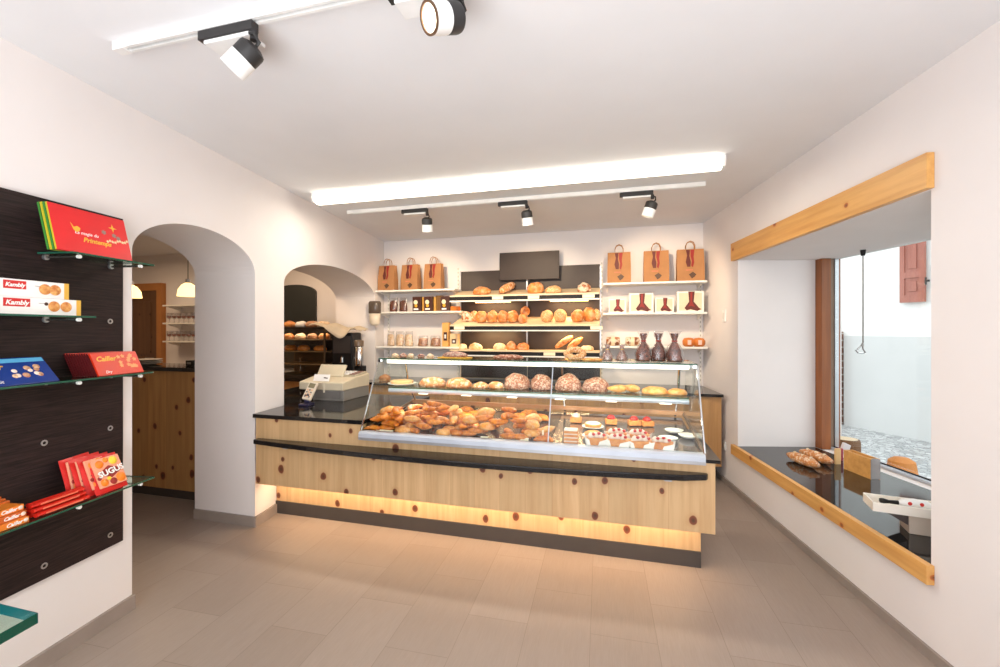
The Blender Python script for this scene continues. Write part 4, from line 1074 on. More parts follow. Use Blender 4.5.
# ------------------------------------------------------------------ top of the case
TZ = 1.2915
def cello(px, y, z, w, h, fill, label, grp, pinch=True):
    """clear bag gathered at the neck with its contents showing"""
    t = thing('cellophane_bag', label, 'bag of sweets', (X_at(px, y), y, z+.001), R.uniform(-.2, .2), grp)
    if pinch:
        prof = [(w*.44, 0), (w*.5, h*.08), (w*.47, h*.3), (w*.30, h*.52), (w*.14, h*.66), (w*.13, h*.70), (w*.24, h*.86), (w*.30, h)]
        fp = [(w*.40, .003), (w*.45, h*.08), (w*.42, h*.22), (w*.34, h*.38), (w*.24, h*.52), (w*.12, h*.64), (w*.11, h*.7), (w*.17, h*.8), (w*.22, h*.93), (0, h*.93)]
    else:
        prof = [(w*.44, 0), (w*.49, h*.08), (w*.5, h*.4), (w*.48, h*.75), (w*.47, h*.9), (w*.48, h)]
        fp = [(w*.42, .003), (w*.46, h*.1), (w*.46, h*.5), (w*.42, h*.72), (w*.2, h*.8), (0, h*.8)]
    b = B(); b.lathe(prof, 14, None, (1, .62))
    for v in b.bm.verts: v.co.x *= 1+.12*sin(60*v.co.z+9*v.co.y/w+px); v.co.y *= 1+.1*sin(31*v.co.z+px)
    for v in b.bm.verts:
        k = 1+R.uniform(-.1, .1); v.co.x *= k; v.co.y *= k
    if not pinch:
        for v in b.bm.verts: v.co.y *= 1-.93*max(0, (v.co.z/h-.35)/.65)
    mesh('film', b, CELLO, t, True)
    b = B(); b.lathe(fp, 14, None, (1, .6))
    for v in b.bm.verts: k = 1+.10*sin(300*v.co.z+v.co.x*170+px)+R.uniform(-.14, .10); v.co.x *= k; v.co.y *= k
    if not pinch:
        for v in b.bm.verts: v.co.y *= 1-.93*max(0, (v.co.z/h-.35)/.65)
    mesh('contents', b, fill, t, True)
    if pinch:
        b = B(); b.lathe([(w*.15, h*.665), (w*.165, h*.68), (w*.15, h*.70)], 12, None, (1, .7)); mesh('tie', b, REDP if fill is not PLUM else GOLD, t)
    return t
cello(607.5, 2.96, TZ, .075, .115, PLUM, 'small cellophane bag of mixed biscuits on the case top, left one', 'small bags on the case')
cello(622, 2.96, TZ, .075, .115, PLUM, 'small cellophane bag of mixed biscuits on the case top, right one', 'small bags on the case')
cello(643.5, 2.96, TZ, .112, .20, CHOCO, 'tall cellophane bag of chocolates on the case top, leftmost of three', 'tall bags on the case')
cello(658.5, 2.98, TZ, .112, .20, CHOCO, 'tall cellophane bag of chocolates on the case top, middle of three', 'tall bags on the case')
cello(674.5, 2.96, TZ, .118, .20, CHOCO, 'tall cellophane bag of chocolates on the case top, rightmost of three', 'tall bags on the case')
for k, px in enumerate((395, 403, 411, 421, 430)):
    y = 3.0
    o = single('sweet_packet', lump(.028, .022, .02, k), (PALEB, PLUM, PALEB, PLUM, PALEB)[k], 'tiny wrapped sweet packet on the left of the case top, %s' % ['leftmost', 'second', 'third', 'fourth', 'rightmost'][k], 'packet', (X_at(px, y), y, TZ), (0, 0, k))
t = thing('cake_packet', 'long wrapped cake on a board on top of the case', 'packaged cake', (X_at(455, 3.0), 3.0, TZ+.001))
b = B(); b.box(-.12, .12, -.05, .05, 0, .006, bev=.002); mesh('board', b, GOLD, t)
b = lump(.10, .04, .028, 4, .03); mesh('cake', b, PLUM, t, True); t.children[-1].location.z = .0065
single('flat_loaf', lump(.115, .05, .022, 5), ROUNDF, 'long dark flour-dusted loaf on top of the case', 'bread', (X_at(508, 3.0), 3.0, TZ))
b = B(); b.tube([(.055*cos(a), .045*sin(a), .02) for a in [i*.35 for i in range(19)]], [.022+.004*sin(i*2.2) for i in range(19)], 8)
single('bread_ring', b, SEED, 'pale round bread ring leaning on top of the case', 'bread', (X_at(575, 3.02), 3.02, TZ+.028), (radians(35), 0, 0))
single('flat_pastry', lump(.07, .04, .014, 6), CRO2, 'low flat pastry on the case top right of the bread ring', 'pastry', (X_at(592, 2.98), 2.98, TZ))

# ------------------------------------------------------------------ bread rack goods
def trayz(i, y):
    zf, zb = ((1.895, 1.995), (1.548, 1.66), (1.255, 1.262))[i]; return zf+(zb-zf)*(y-4.8)/.388+.001
def rack(px0, px1, i, y, h, mat, label, ry=None, rz=0, name='bread_loaf', cat='bread', grp=None, dz=0, rx=0, base=-.4, amp=.05):
    x0, x1 = X_at(px0, y), X_at(px1, y); w = (x1-x0)/2; rr_ = ry or w*.75
    tilt = 0 if i == 2 else .25
    return single(name, lump(w if rz == 0 else h*.5, rr_, h/(1-base), px0, amp, base), mat, label, cat, ((x0+x1)/2, y, trayz(i, y)+dz+(.005)), (tilt+rx, 0, rz), grp)
rack(473, 491, 0, 4.93, .085, LOAF, 'dark golden oblong loaf at the left of the top tray')
o = single('long_loaf', lump(.05, .17, .055, 44, .04), FLOURED, 'long floured loaf pointing backward on the top tray', 'bread', (X_at(508, 5.0), 5.0, trayz(0, 5.0)+.03), (.35, 0, -.35))
rack(527, 544, 0, 4.95, .12, LOAF, 'round golden loaf in the middle of the top tray')
rack(545, 562, 0, 4.92, .075, SEED, 'flat seeded loaf right of the middle round one on the top tray')
rack(578, 591, 0, 4.92, .10, DLOAF, 'small dark reddish loaf at the right of the top tray', amp=.12)
rack(462, 472, 1, 5.0, .12, DLOAF, 'dark floured loaf standing at the far left of the middle tray', .05)
rack(470, 480, 1, 5.02, .12, FLOURED, 'crisscross floured loaf second from the left on the middle tray', .05)
for k, px in enumerate((482, 492.7, 503.2, 513)):
    rack(px-5.6, px+5.6, 1, 4.95, .135, LOAF, 'upright oval golden loaf on the middle tray, %s of four' % ['first', 'second', 'third', 'fourth'][k], .08, grp='oval golden loaves on the middle tray', base=-.75)
rack(518, 527, 1, 4.93, .10, LOAF, 'small golden loaf at the end of the oval loaves', .07, base=-.7)
rack(521, 530, 1, 5.08, .10, LOAF, 'golden loaf perched behind the small one on the middle tray', .06, base=-.7, dz=.05)
rack(541, 553, 1, 4.98, .13, SEED, 'round seeded loaf on the middle tray, left one', .08, base=-.7)
rack(554, 567, 1, 4.98, .135, SEED, 'round seeded loaf on the middle tray, right one', .08, base=-.7)
rack(571, 585, 1, 4.97, .13, LOAF, 'pale golden round loaf right of the seeded pair', .08, base=-.7)
rack(583, 596, 1, 5.0, .15, LOAF, 'orange round loaf near the right end of the middle tray', .08, base=-.7)
rack(593, 601, 1, 5.03, .12, SEED, 'floury round loaf at the right end of the middle tray', .06, base=-.7)
rack(459, 467, 2, 4.95, .07, BUNF, 'pale bun at the far left of the lowest tray')
rack(469, 482, 2, 4.95, .08, BUNF, 'pale bun second from the left on the lowest tray')
rack(493, 506, 2, 4.96, .08, BUNF, 'low pale bun left of the middle of the lowest tray')
rack(506, 517, 2, 4.98, .10, LOAF, 'taller golden bun in the middle of the lowest tray')
rack(517, 529, 2, 4.95, .09, LOAF, 'golden bun beside the rack post on the lowest tray')
def baguette(px0, px1, y, z0, z1, label, r=.035):
    x0, x1 = X_at(px0, y), X_at(px1, y); p, q = Vector((x0, y-.04, z0)), Vector((x1, y+.08, z1)); n = 11
    pts = [p.lerp(q, i/(n-1)) for i in range(n)]; rad = [r*max(.35, (1-abs(2*i/(n-1)-1)**2.4)**.5)*(1+.07*(i % 2)) for i in range(n)]
    b = B()
    for k in range(n): pts[k] = pts[k]-p
    b.tube(pts, rad, 10)
    return single('baguette', b, LOAF, label, 'bread', p)
baguette(556, 572, 5.0, 1.30, 1.43, 'long thin loaf propped up on the lowest tray, left one')
baguette(568, 582, 5.0, 1.29, 1.41, 'long thin loaf propped up on the lowest tray, right one')
rack(580, 594, 2, 4.98, .06, BUNF, 'flat pale bun at the right of the lowest tray')

# ------------------------------------------------------------------ kraft bags
def kraft(px, z, y, label, w=.24, h=.29, rz=0):
    t = thing('paper_bag', label, 'paper bag', (X_at(px, y), y, z+.001), rz, 'kraft bags on the wall shelves')
    d = .11; b = B()
    n = [(-w/2, -d/2), (w/2, -d/2), (w/2+.0, 0), (w/2, d/2), (-w/2, d/2), (-w/2, 0)]
    tp = [(-w/2+.004, -d*.22), (w/2-.004, -d*.22), (w/2-.022, 0), (w/2-.004, d*.22), (-w/2+.004, d*.22), (-w/2+.022, 0)]
    a = [b.bm.verts.new((x_, y_, 0)) for x_, y_ in n]; m_ = [b.bm.verts.new((x_*.995, y_*.9, h*.45)) for x_, y_ in n]; c = [b.bm.verts.new((x_, y_, h)) for x_, y_ in tp]
    b.bm.faces.new(a[::-1])
    for L_, U_ in ((a, m_), (m_, c)):
        for i in range(6): b.bm.faces.new((L_[i], L_[(i+1) % 6], U_[(i+1) % 6], U_[i]))
    mesh('bag', b, KRAFT, t)
    for s in (-1, 1):
        b = B(); b.tube([(-.045, s*d*.2, h-.04), (-.045, s*d*.2, h+.04), (-.03, s*d*.2, h+.075), (0, s*d*.2, h+.088), (.03, s*d*.2, h+.075), (.045, s*d*.2, h+.04), (.045, s*d*.2, h-.04)], .0045, 6); mesh('handle', b, KRAFT, t, True)
    def fy(z): return -(d/2*(1-.1*min(1, z/(h*.45))) if z < h*.45 else d*.45+(d*.22-d*.45)*(z-h*.45)/(h*.55))-.0025
    def patch(pts, mat, nm):
        b = B(); f = [b.bm.verts.new((x_, fy(z_), z_)) for x_, z_ in pts]; g = [b.bm.verts.new((x_, fy(z_)+.0015, z_)) for x_, z_ in pts]
        b.bm.faces.new(f); b.bm.faces.new(g[::-1])
        for i in range(len(f)): b.bm.faces.new((f[i], f[(i+1) % len(f)], g[(i+1) % len(f)], g[i]))
        mesh(nm, b, mat, t)
    patch([(-.045, h*.98), (-.005, h*.98), (-.012, h*.78), (.0, h*.6), (-.004, h*.44), (-.035, h*.44), (-.05, h*.6), (-.035, h*.8)], DKRED, 'dark_ribbon_print')
    patch([(.0, h*.98), (.04, h*.98), (.03, h*.75), (.035, h*.58), (.02, h*.42), (.004, h*.47), (.012, h*.62), (.0, h*.78)], REDP, 'red_ribbon_print')
    patch([(-.02, h*.2), (.02, h*.28), (.055, h*.2), (.035, h*.12), (.01, h*.07), (-.005, h*.14)], plain('brown_emblem_print', (84, 58, 40), .6), 'emblem_print')
    patch([(-.05, h*.355), (.02, h*.355), (.02, h*.325), (-.05, h*.325)], plain('pink_line_print', (206, 120, 90), .6), 'line_print')
for k, (px, lb) in enumerate(((388, 'leftmost'), (411, 'middle'), (434, 'rightmost'))): kraft(px, 2.010, 5.05, 'brown kraft paper bag on the upper left wall shelf, '+lb, .245, .325, -.1)
for k, (px, lb) in enumerate(((619, 'leftmost'), (656, 'middle'), (690, 'rightmost'))): kraft(px, 2.027, 5.04, 'brown kraft paper bag on the upper right wall shelf, '+lb, .255+.01*k, .345, 0)
# left shelf goods
cello(393.5, 5.03, 1.735, .11, .18, CHOCO, 'dark chocolate filled bag on the middle left shelf, left one', 'chocolate bags on the left shelf', False)
cello(403.5, 5.03, 1.735, .11, .18, CHOCO, 'dark chocolate filled bag on the middle left shelf, right one', 'chocolate bags on the left shelf', False)
def carton(px, y, z, w, h, mat, face, label, cat='carton', grp=None, d=.08):
    t = thing('gift_carton', label, cat, (X_at(px, y), y, z+.001), 0, grp)
    b = B(); b.box(-w/2, w/2, -d/2, d/2, 0, h, bev=.002); mesh('carton', b, mat, t)
    if face == 'choc':
        b = B(); b.lathe([(0, 0), (w*.25, 0), (w*.2, .003), (0, .004)], 14, T((-w*.12, -d/2-.0005, h*.62)) @ RX90); b2 = mesh('cream_circle', b, CREAM, t)
        b = B(); b.lathe([(0, 0), (w*.18, 0), (w*.15, .003), (0, .004)], 14, T((-w*.08, -d/2-.0005, h*.38)) @ RX90); mesh('gold_circle', b, GOLD, t)
        b = B(); b.box(-w*.35, w*.2, -d/2-.002, -d/2-.0003, h*.1, h*.2); mesh('white_line', b, WPRINT, t)
    if face == 'dot':
        b = B(); b.box(-w*.28, w*.28, -d/2-.002, -d/2-.0003, h*.25, h*.6, bev=.0006); mesh('brown_square', b, BROWNC, t)
        b = B(); b.box(-w*.14, w*.14, -d/2-.003, -d/2-.0022, h*.34, h*.5); mesh('white_centre', b, WPRINT, t)
    return t
for k, (px, lb) in enumerate(((418, 'leftmost'), (429.5, 'middle'), (446, 'rightmost'))):
    carton(px, 5.03, 1.735, .115, .185, BROWNC, 'choc', 'brown chocolate carton on the middle left shelf, '+lb, grp='brown cartons')
for k, px in enumerate((424.5, 436)):
    carton(px, 5.06, 1.735, .03, .18, plain('gold_carton', (200, 150, 70), .4), None, 'slim gold carton between the brown chocolate cartons, '+['left one', 'right one'][k])
carton(455.5, 5.0, 1.735, .10, .055, ORANGE, None, 'low orange box at the right end of the middle left shelf')
carton(440, 5.10, 1.735, .09, .20, plain('olive_brown_carton', (120, 84, 40), .5), None, 'olive brown carton set back behind the chocolate cartons')
for k, px in enumerate((391, 400, 409)):
    cello(px, 5.03, 1.292, .105, .19, PALEB, 'pale biscuit bag on the lower left shelf, '+['left one', 'middle one', 'right one'][k], 'pale biscuit bags', False)
for k, px in enumerate((423, 435.5)):
    cello(px, 5.03, 1.292, .13, .135, MIXB, 'low bag of brown biscuits on the lower left shelf, '+['left one', 'right one'][k], 'brown biscuit bags', False)
carton(446.5, 5.06, 1.292, .085, .30, plain('cream_gold_carton', (224, 170, 96), .5), 'dot', 'tall cream and gold pasta packet at the right of the lower left shelf')
carton(455, 5.0, 1.292, .10, .16, plain('pale_carton', (236, 206, 160), .5), 'dot', 'cream packet with a square brown emblem on the lower left shelf')
# right shelf boxes
def pic_box(px0, px1, y, z, h, label):
    x0, x1 = X_at(px0, y), X_at(px1, y); w = x1-x0
    t = thing('window_box', label, 'gift box', (x0, y, z+.001), 0, 'window boxes')
    b = B(); b.box(0, w, 0, .07, 0, h, bev=.002); mesh('box', b, WHITE, t)
    b = B(); b.box(w*.08, w*.92, -.0012, -.0002, h*.08, h*.92); mesh('cream_window', b, plain('cream_window_print', (224, 204, 172), .4), t)
    b = B(); b.xprism([(w*.42, h*.98), (w*.66, h*.98), (w*.62, h*.5), (w*.82, h*.2), (w*.9, h*.14), (w*.75, h*.05), (w*.5, h*.14), (w*.36, h*.08), (w*.28, h*.2), (w*.45, h*.5)], -.0035, -.0014); mesh('ribbon_print', b, DKRED, t)
    b = B(); b.xprism([(w*.5, h*.95), (w*.57, h*.95), (w*.56, h*.5), (w*.66, h*.24), (w*.52, h*.3), (w*.42, h*.26), (w*.5, h*.5)], -.005, -.0037); mesh('red_ribbon_print', b, REDP, t)
pic_box(608.5, 626, 5.0, 1.692, .155, 'small white window box on the middle right shelf, leftmost')
pic_box(629, 653.5, 5.0, 1.692, .215, 'large white window box on the middle right shelf, left one')
pic_box(655, 674, 5.0, 1.692, .16, 'small white window box between the two large ones')
pic_box(677, 704, 5.0, 1.692, .225, 'large white window box on the middle right shelf, by the corner')
def rollcake(px, label, mat, n=1):
    t = thing('wrapped_cake', label, 'wrapped cake', (X_at(px, 5.02), 5.02, 1.323))
    b = B(); b.tube([(-.075, 0, .05), (-.07, 0, .05), (-.03, 0, .05), (.03, 0, .05), (.07, 0, .05), (.075, 0, .05)], [.03, .048, .05, .05, .048, .03], 14); mesh('cake', b, mat, t, True)
    b = B(); b.tube([(-.02, 0, .05), (.02, 0, .05)], [.0515, .0515], 14); mesh('band', b, plain('cream_band', (236, 214, 180), .5), t, 'auto')
rollcake(613, 'brown wrapped roll cake on the lower right shelf, left one', DLOAF); rollcake(632.5, 'brown wrapped roll cake on the lower right shelf, right one', DLOAF)
for k, px in enumerate((688.5, 699)):
    t = thing('wrapped_fruitcake', 'orange round wrapped fruitcake on the lower right shelf, '+['left one', 'right one'][k], 'wrapped cake', (X_at(px, 5.0), 5.0, 1.323), 0, 'orange fruitcakes')
    b = B(); b.lathe([(.04, 0), (.06, .02), (.062, .06), (.045, .088), (0, .095)], 20); mesh('cake', b, plain('orange_cake', (206, 120, 50), .5), t, True)
    b = B(); b.box(-.018, .018, -.0655, -.062, .02, .07, bev=.001); mesh('label', b, plain('white_red_label', (236, 190, 176), .5), t)
single('bread_loaf', lump(.075, .06, .05, 77), LOAF, 'golden loaf on the back counter seen beside the case', 'bread', (X_at(385, 4.78), 4.78, .875))
b = B(); b.box(-.07, .07, -.05, .05, 0, .012); 
single('bread_board', b, plain('orange_board', (214, 130, 60), .5), 'orange tray on the back counter seen through the right glass', 'tray', (X_at(655, 4.8), 4.8, .875)).data.shade_flat()

# ------------------------------------------------------------------ till, card terminal
tl = thing('cash_register', 'beige and grey cash register standing on the black worktop', 'cash register', (-2.47, 3.53, .8665))
def lb_(x0, x1, y0, y1, z0, z1, nm, mat, par=tl, bev=.004): 
    b = B(); b.box(x0, x1, y0, y1, z0, z1, bev=bev); return mesh(nm, b, mat, par)
lb_(-.16, .16, -.205, .205, .0, .096, 'drawer_unit', GREYPL)
lb_(-.13, .13, -.2075, -.2052, .02, .085, 'drawer_front', plain('grey_drawer_front', (112, 108, 104), .5), bev=.0005)
b = B(); b.yprism([(-.225, .0965), (-.225, .165), (-.02, .20), (.205, .215), (.205, .0965)], -.29, .165); o = mesh('housing', b, BEIGEPL, tl)
o.modifiers.new('b', 'BEVEL').width = .006
M_ = T((0, 0, 0))
b = B(); b.yprism([(-.015, .203), (.185, .217), (.185, .232), (-.015, .212)], -.10, .15); kb = mesh('keyboard_base', b, plain('beige_key_bed', (190, 178, 152), .5), tl)
for r in range(4):
    for c in range(7):
        b = B(); y0 = .005+r*.042; x0 = -.09+c*.033
        z0 = .2128+(y0+.015)*.1
        b.box(x0, x0+.025, y0, y0+.03, z0, z0+.008, bev=.0015); mesh('key', b, WPL if c < 5 else plain('grey_key', (150, 120, 110), .5), kb)
t_ = Matrix.Rotation(radians(-32), 4, 'X')
b = B(); b.box(-.25, .03, -.008, .010, 0, .125, T((0, -.03, .195)) @ t_, bev=.004); mesh('display_flap', b, BEIGEPL, tl)
b = B(); b.box(-.035, -.015, -.2275, -.2255, .075, .17, bev=.0005); mesh('trim_strip', b, plain('beige_strip', (220, 208, 184), .5), tl)
cdh = thing('business_card_stand', 'folded white card with a small brown emblem leaning on the till', 'card', (-2.63, 3.30, 1.040), 0)
b = B(); b.box(0, .165, 0, .002, 0, .062, T((0, .03, 0)) @ Matrix.Rotation(radians(-20), 4, 'X')); mesh('card', b, WPRINT, cdh)
b = B(); b.xprism([(.10, .03), (.115, .038), (.13, .034), (.15, .032), (.145, .024), (.12, .026)], -.002, -.0006, T((0, .03, 0)) @ Matrix.Rotation(radians(-20), 4, 'X')); mesh('emblem_print', b, BROWNC, cdh)
tm = thing('card_terminal', 'pale card payment terminal on a dark blue stand', 'payment terminal', (-2.50, 3.085, .8665), .15)
b = B(); b.box(-.045, .045, -.05, .05, 0, .018, bev=.004); b.box(-.022, .022, -.0, .035, .019, .09, bev=.003); mesh('stand', b, plain('dark_blue_plastic', (34, 30, 62), .35), tm)
Mt = T((0, -.005, .045)) @ Matrix.Rotation(radians(-30), 4, 'X') @ Matrix.Rotation(radians(10), 4, 'Y')
b = B(); b.box(-.04, .04, -.012, .012, 0, .16, Mt, bev=.006); bd = mesh('terminal_body', b, plain('pale_terminal', (214, 200, 180), .45), tm)
b = B(); b.box(-.028, .028, -.0145, -.0125, .105, .148, Mt, bev=.001); mesh('screen', b, plain('grey_lcd', (120, 112, 84), .2), bd)
for r in range(4):
    for c in range(3):
        b = B(); b.box(-.026+c*.019, -.012+c*.019, -.0155, -.0125, .02+r*.02, .033+r*.02, Mt, bev=.001); mesh('key', b, plain('orange_key', (214, 170, 130), .5) if (r+c) % 2 else plain('grey_key2', (110, 104, 98), .5), bd)
# soap or towel dispenser on the jamb
sp_ = thing('wall_dispenser', 'grey and white dispenser on the arch jamb beside the shelves', 'dispenser', (X_at(375, 4.9), 4.965, 1.555), 0)
b = B(); b.lathe([(.072, .155), (.082, .165), (.082, .29), (.07, .31), (0, .314)], 20, None, (1, .8))
for v in b.bm.verts: v.co.y -= .07
mesh('dark_top', b, plain('dark_smoked_plastic', (92, 80, 70), .2), sp_, True)
b = B(); b.lathe([(0, 0), (.045, .004), (.062, .03), (.070, .07), (.074, .154)], 20, None, (1, .8))
for v in b.bm.verts: v.co.y -= .07
mesh('white_cup', b, plain('pale_dispenser_cup', (216, 204, 184), .4), sp_, True)

# ------------------------------------------------------------------ back room seen through the arches
bar = thing('back_bar', 'tall knotted pine bar seen through the tall arch', 'bar counter', (-4.3, 2.95, 0))
b = B(); b.box(-5.6, -3.29, 2.95, 3.0, .085, 1.135); wmesh('front_panel', b, PINEB, bar)
b = B(); b.box(-5.6, -3.29, 2.975, 3.0, 0, .084); wmesh('plinth', b, PLINTH, bar)
b = B(); b.box(-5.6, -3.325, 2.92, 3.30, 1.136, 1.170); wmesh('bar_top', b, BLACK, bar)
b = B(); b.box(-5.6, -3.45, 3.0, 3.28, .05, 1.135); wmesh('carcass', b, PINEB, bar)
def pendant(px, y, zb, label):
    x = X_at(px, y); t = thing('pendant_lamp', label, 'pendant lamp', (x, y, CEIL))
    h = CEIL-zb
    b = B(); b.cyl((0, 0, -h+.15), (0, 0, -.02), .003, 6); mesh('cord', b, BLK, t)
    b = B(); b.lathe([(.04, -.025), (.045, -.001)], 16); mesh('ceiling_rose', b, WPL, t)
    b = B(); b.lathe([(.02, -h+.16), (.022, -h+.125)], 12); mesh('lamp_cap', b, ALU, t)
    b = B(); b.lathe([(.022, -h+.124), (.05, -h+.105), (.078, -h+.06), (.086, -h)], 24); b.bm.faces.ensure_lookup_table()
    mesh('glass_shade', b, PEND, t, 'auto')
pendant(188, 3.12, 1.812, 'glowing bell pendant lamp over the back bar, fully seen')
pendant(131, 3.12, 1.812, 'glowing bell pendant lamp over the back bar, half hidden by the board wall')
dr = B(); dr.box(-7.62, -6.98, 5.19, 5.245, 0, 2.12)
d1 = struct('door_1', dr, DOORW, 'dark pine door in the back room', 'door')
b = B(); b.box(-7.75, -7.63, 5.17, 5.2445, 0, 2.24).box(-6.97, -6.87, 5.17, 5.2445, 0, 2.24).box(-7.63, -6.97, 5.17, 5.2445, 2.125, 2.24); mesh('door_frame', b, plain('orange_pine_frame', (176, 116, 60), .5), d1)
b = B()
for z0, z1 in ((.2, .95), (1.1, 1.95)): b.box(-7.5, -7.1, 5.18, 5.1895, z0, z1, bev=.006)
mesh('door_panels', b, DOORW, d1)
b = B(); b.tube([(-7.05, 5.185, 1.05), (-7.05, 5.14, 1.05), (-7.16, 5.14, 1.05)], .01, 8); mesh('door_handle', b, ALU, d1)
for k, z in enumerate((1.88, 1.61, 1.335)):
    t = thing('glass_rack_shelf', 'white shelf on the back room wall, '+['top', 'middle', 'lowest'][k]+' of three', 'shelf', (-6.2, 5.12, z))
    b = B(); b.box(-.42, .55, -.12, .125, -.022, 0, bev=.003); mesh('shelf_board', b, WHITE, t)
    for x in (-.36, .5):
        b = B(); b.yprism([(.125, -.023), (-.08, -.023), (-.08, -.035), (.125, -.09)], x-.004, x+.004); mesh('bracket', b, WHITE, t)
g_first = None
for k in range(2):
    for j in range(7):
        loc = (-6.56+.095*j, 5.06, (1.61, 1.335)[k]+.001)
        lab = 'stemmed glass on the %s back room shelf, %s from the left' % (['middle', 'lowest'][k], ['first', 'second', 'third', 'fourth', 'fifth', 'sixth', 'seventh'][j])
        if g_first is None:
            g_first = thing('drinking_glass', lab, 'glass', loc, 0, 'glasses on the back room shelves')
            b = B(); b.lathe([(.03, 0), (.031, .003), (.005, .008), (.005, .05), (.02, .06), (.034, .085), (.034, .15), (.032, .15), (.031, .088), (.0, .06)], 14); mesh('bowl', b, CELLO, g_first, 'auto')
            b = B(); b.lathe([(.0, .0605), (.028, .082), (.03, .10), (0, .10)], 12); mesh('reddish_contents', b, plain('reddish_glass', (150, 90, 80), .3), g_first)
        else: dup(g_first, loc, None, lab)
for k in range(3):
    single('white_plate', B().lathe([(.07, 0), (.11, .01), (.13, .018), (.125, .02), (.07, .006), (0, .006)], 24), plain('grey_plate', (170, 160, 150), .4), 'grey plate in the small stack on the back bar, %s' % ['lowest', 'middle', 'topmost'][k], 'plate', (X_at(146, 3.1), 3.1, 1.171+k*.016), (0, 0, 0), 'plates on the back bar')
o = thing('bar_box', 'small dark box on the back bar beside the jamb', 'box', (X_at(193, 3.12), 3.12, 1.171)); b = B(); b.box(-.04, .04, -.04, .04, 0, .05, bev=.004); mesh('case', b, BLK, o); b = B(); b.box(-.025, .025, -.041, -.0402, .015, .035); mesh('face', b, GREYPL, o)

# rear counter in the back room, pastry cabinet, machines
rc = thing('prep_counter', 'dark topped pine counter under the pastry cabinet in the back room', 'counter', (-4.0, 4.95, 0))
b = B(); b.box(-4.9, -3.66, 4.55, 5.24, .1, .86); wmesh('body', b, PINEB, rc)
b = B(); b.box(-4.9, -3.62, 4.5, 5.245, .861, .89); wmesh('top', b, BLACK, rc)
b = B(); b.box(-4.88, -3.68, 4.6, 5.24, 0, .099); wmesh('plinth', b, PLINTH, rc)
pc = thing('pastry_cabinet', 'glass fronted pastry cabinet with shelves in the back room', 'cabinet', (-3.85, 4.8, .891))
area('added_cabinet_fill', (-3.85, 4.72, 1.508), (0, 0, 0), .7, .1, 1.6, (1.0, .75, .5))  # added fill under the cabinet top to brighten its contents
b = B()
for x in (-.40, .40):
    for y in (-.22, .22): b.box(x-.01, x+.01, y-.01, y+.01, 0, .62)
mesh('posts', b, plain('brown_metal', (96, 76, 56), .4, .5), pc)
b = B(); b.box(-.41, .41, -.23, .23, .62, .645).box(-.41, .41, -.23, .23, .0, .04).box(-.39, .39, .2, .215, .04, .62); mesh('frame', b, plain('dark_bronze', (60, 50, 42), .4, .4), pc)
for k, z in enumerate((.17, .33, .48)):
    b = B(); b.box(-.385, .385, -.2, .19, z, z+.012); sh_ = mesh('shelf', b, plain('brown_shelf', (130, 100, 70), .4), pc)
b = B(); b.box(-.388, .388, -.2195, -.2165, .045, .615); mesh('front_glass', b, GL, pc)
b = B(); b.tube([(.08, -.235, .1), (.08, -.26, .1), (.08, -.26, .26), (.08, -.235, .26)], .008, 8); mesh('handle', b, CHROME, pc)
for k, (x, z, lb) in enumerate(((-.25, .342, 'left'), (-.05, .342, 'middle'), (.2, .342, 'right'))):
    single('pastry', lump(.085, .07, .05, 50+k), CRO, 'pastry on the middle shelf of the back room cabinet, '+lb, 'pastry', (-3.85+x, 4.76, .891+z))
for k, (x, m) in enumerate(((-.28, LOAF), (-.1, PALEB), (.08, MIXB), (.26, LOAF))):
    single('pastry', lump(.075, .06, .05, 60+k), m, 'small cake on the top inner shelf of the back room cabinet, '+['leftmost', 'second', 'third', 'rightmost'][k], 'pastry', (-3.85+x, 4.76, .891+.492))
for k, (x, w, m) in enumerate(((-.3, .1, LOAF), (-.12, .07, WHITE), (.05, .09, MIXB), (.22, .09, PALEB))):
    single('packed_bread', lump(w, .08, .055, 70+k), m, 'packet lying on top of the back room cabinet, '+['leftmost', 'second', 'third', 'rightmost'][k], 'packet', (-3.85+x, 4.8, .891+.646))
cf = thing('coffee_machine', 'black coffee machine with cream cloth on top seen through the low arch', 'coffee machine', (-3.27, 4.95, .0))
em = thing('espresso_machine', 'tall black coffee machine behind the till', 'coffee machine', (-3.22, 4.72, .8665), THL-pi/2)
bpy.data.objects.remove(cf)
b = B(); b.box(-.14, .12, -.13, .13, 0, .60, bev=.012); mesh('housing', b, BLK, em)
b = B(); b.box(-.12, .10, -.135, -.1305, .35, .56, bev=.001); mesh('front_panel', b, plain('dark_grey_panel', (56, 50, 48), .3), em)
b = B(); b.cyl((0, -.15, .24), (0, -.15, .30), .02, 12); b.tube([(0, -.131, .31), (0, -.15, .31), (0, -.15, .29)], .012, 8); mesh('spout', b, CHROME, em)
b = B(); b.box(-.1, .1, -.16, -.1305, 0.0, .03, bev=.003); mesh('drip_tray', b, STEEL, em)
# draped cloth
b = B(); n, m_ = 22, 12; vv = []
for i in range(n+1):
    for j in range(m_+1):
        u, v = i/n, j/m_
        x = -.42+.62*u; y = -.20+.34*v
        z = .615+.05*sin(3*u+1)*sin(2.5*v+.5)+.015*sin(14*u+3*v)+.008*sin(23*v+5*u)
        if v < .25: z -= (.25-v)*(.5*(max(0, sin(pi*min(1, max(0, (u-.35)/.6))))))
        vv.append(b.bm.verts.new((x, y, z)))
for i in range(n):
    for j in range(m_): b.bm.faces.new((vv[i*(m_+1)+j], vv[(i+1)*(m_+1)+j], vv[(i+1)*(m_+1)+j+1], vv[i*(m_+1)+j+1]))
cl = mesh('cloth', b, LINEN, None, True); cl.location = (-3.22, 4.72, .8865+.03); cl.modifiers.new('t', 'SOLIDIFY').thickness = .006
tag(cl, 'crumpled cream cloth lying over the coffee machine', 'cloth')
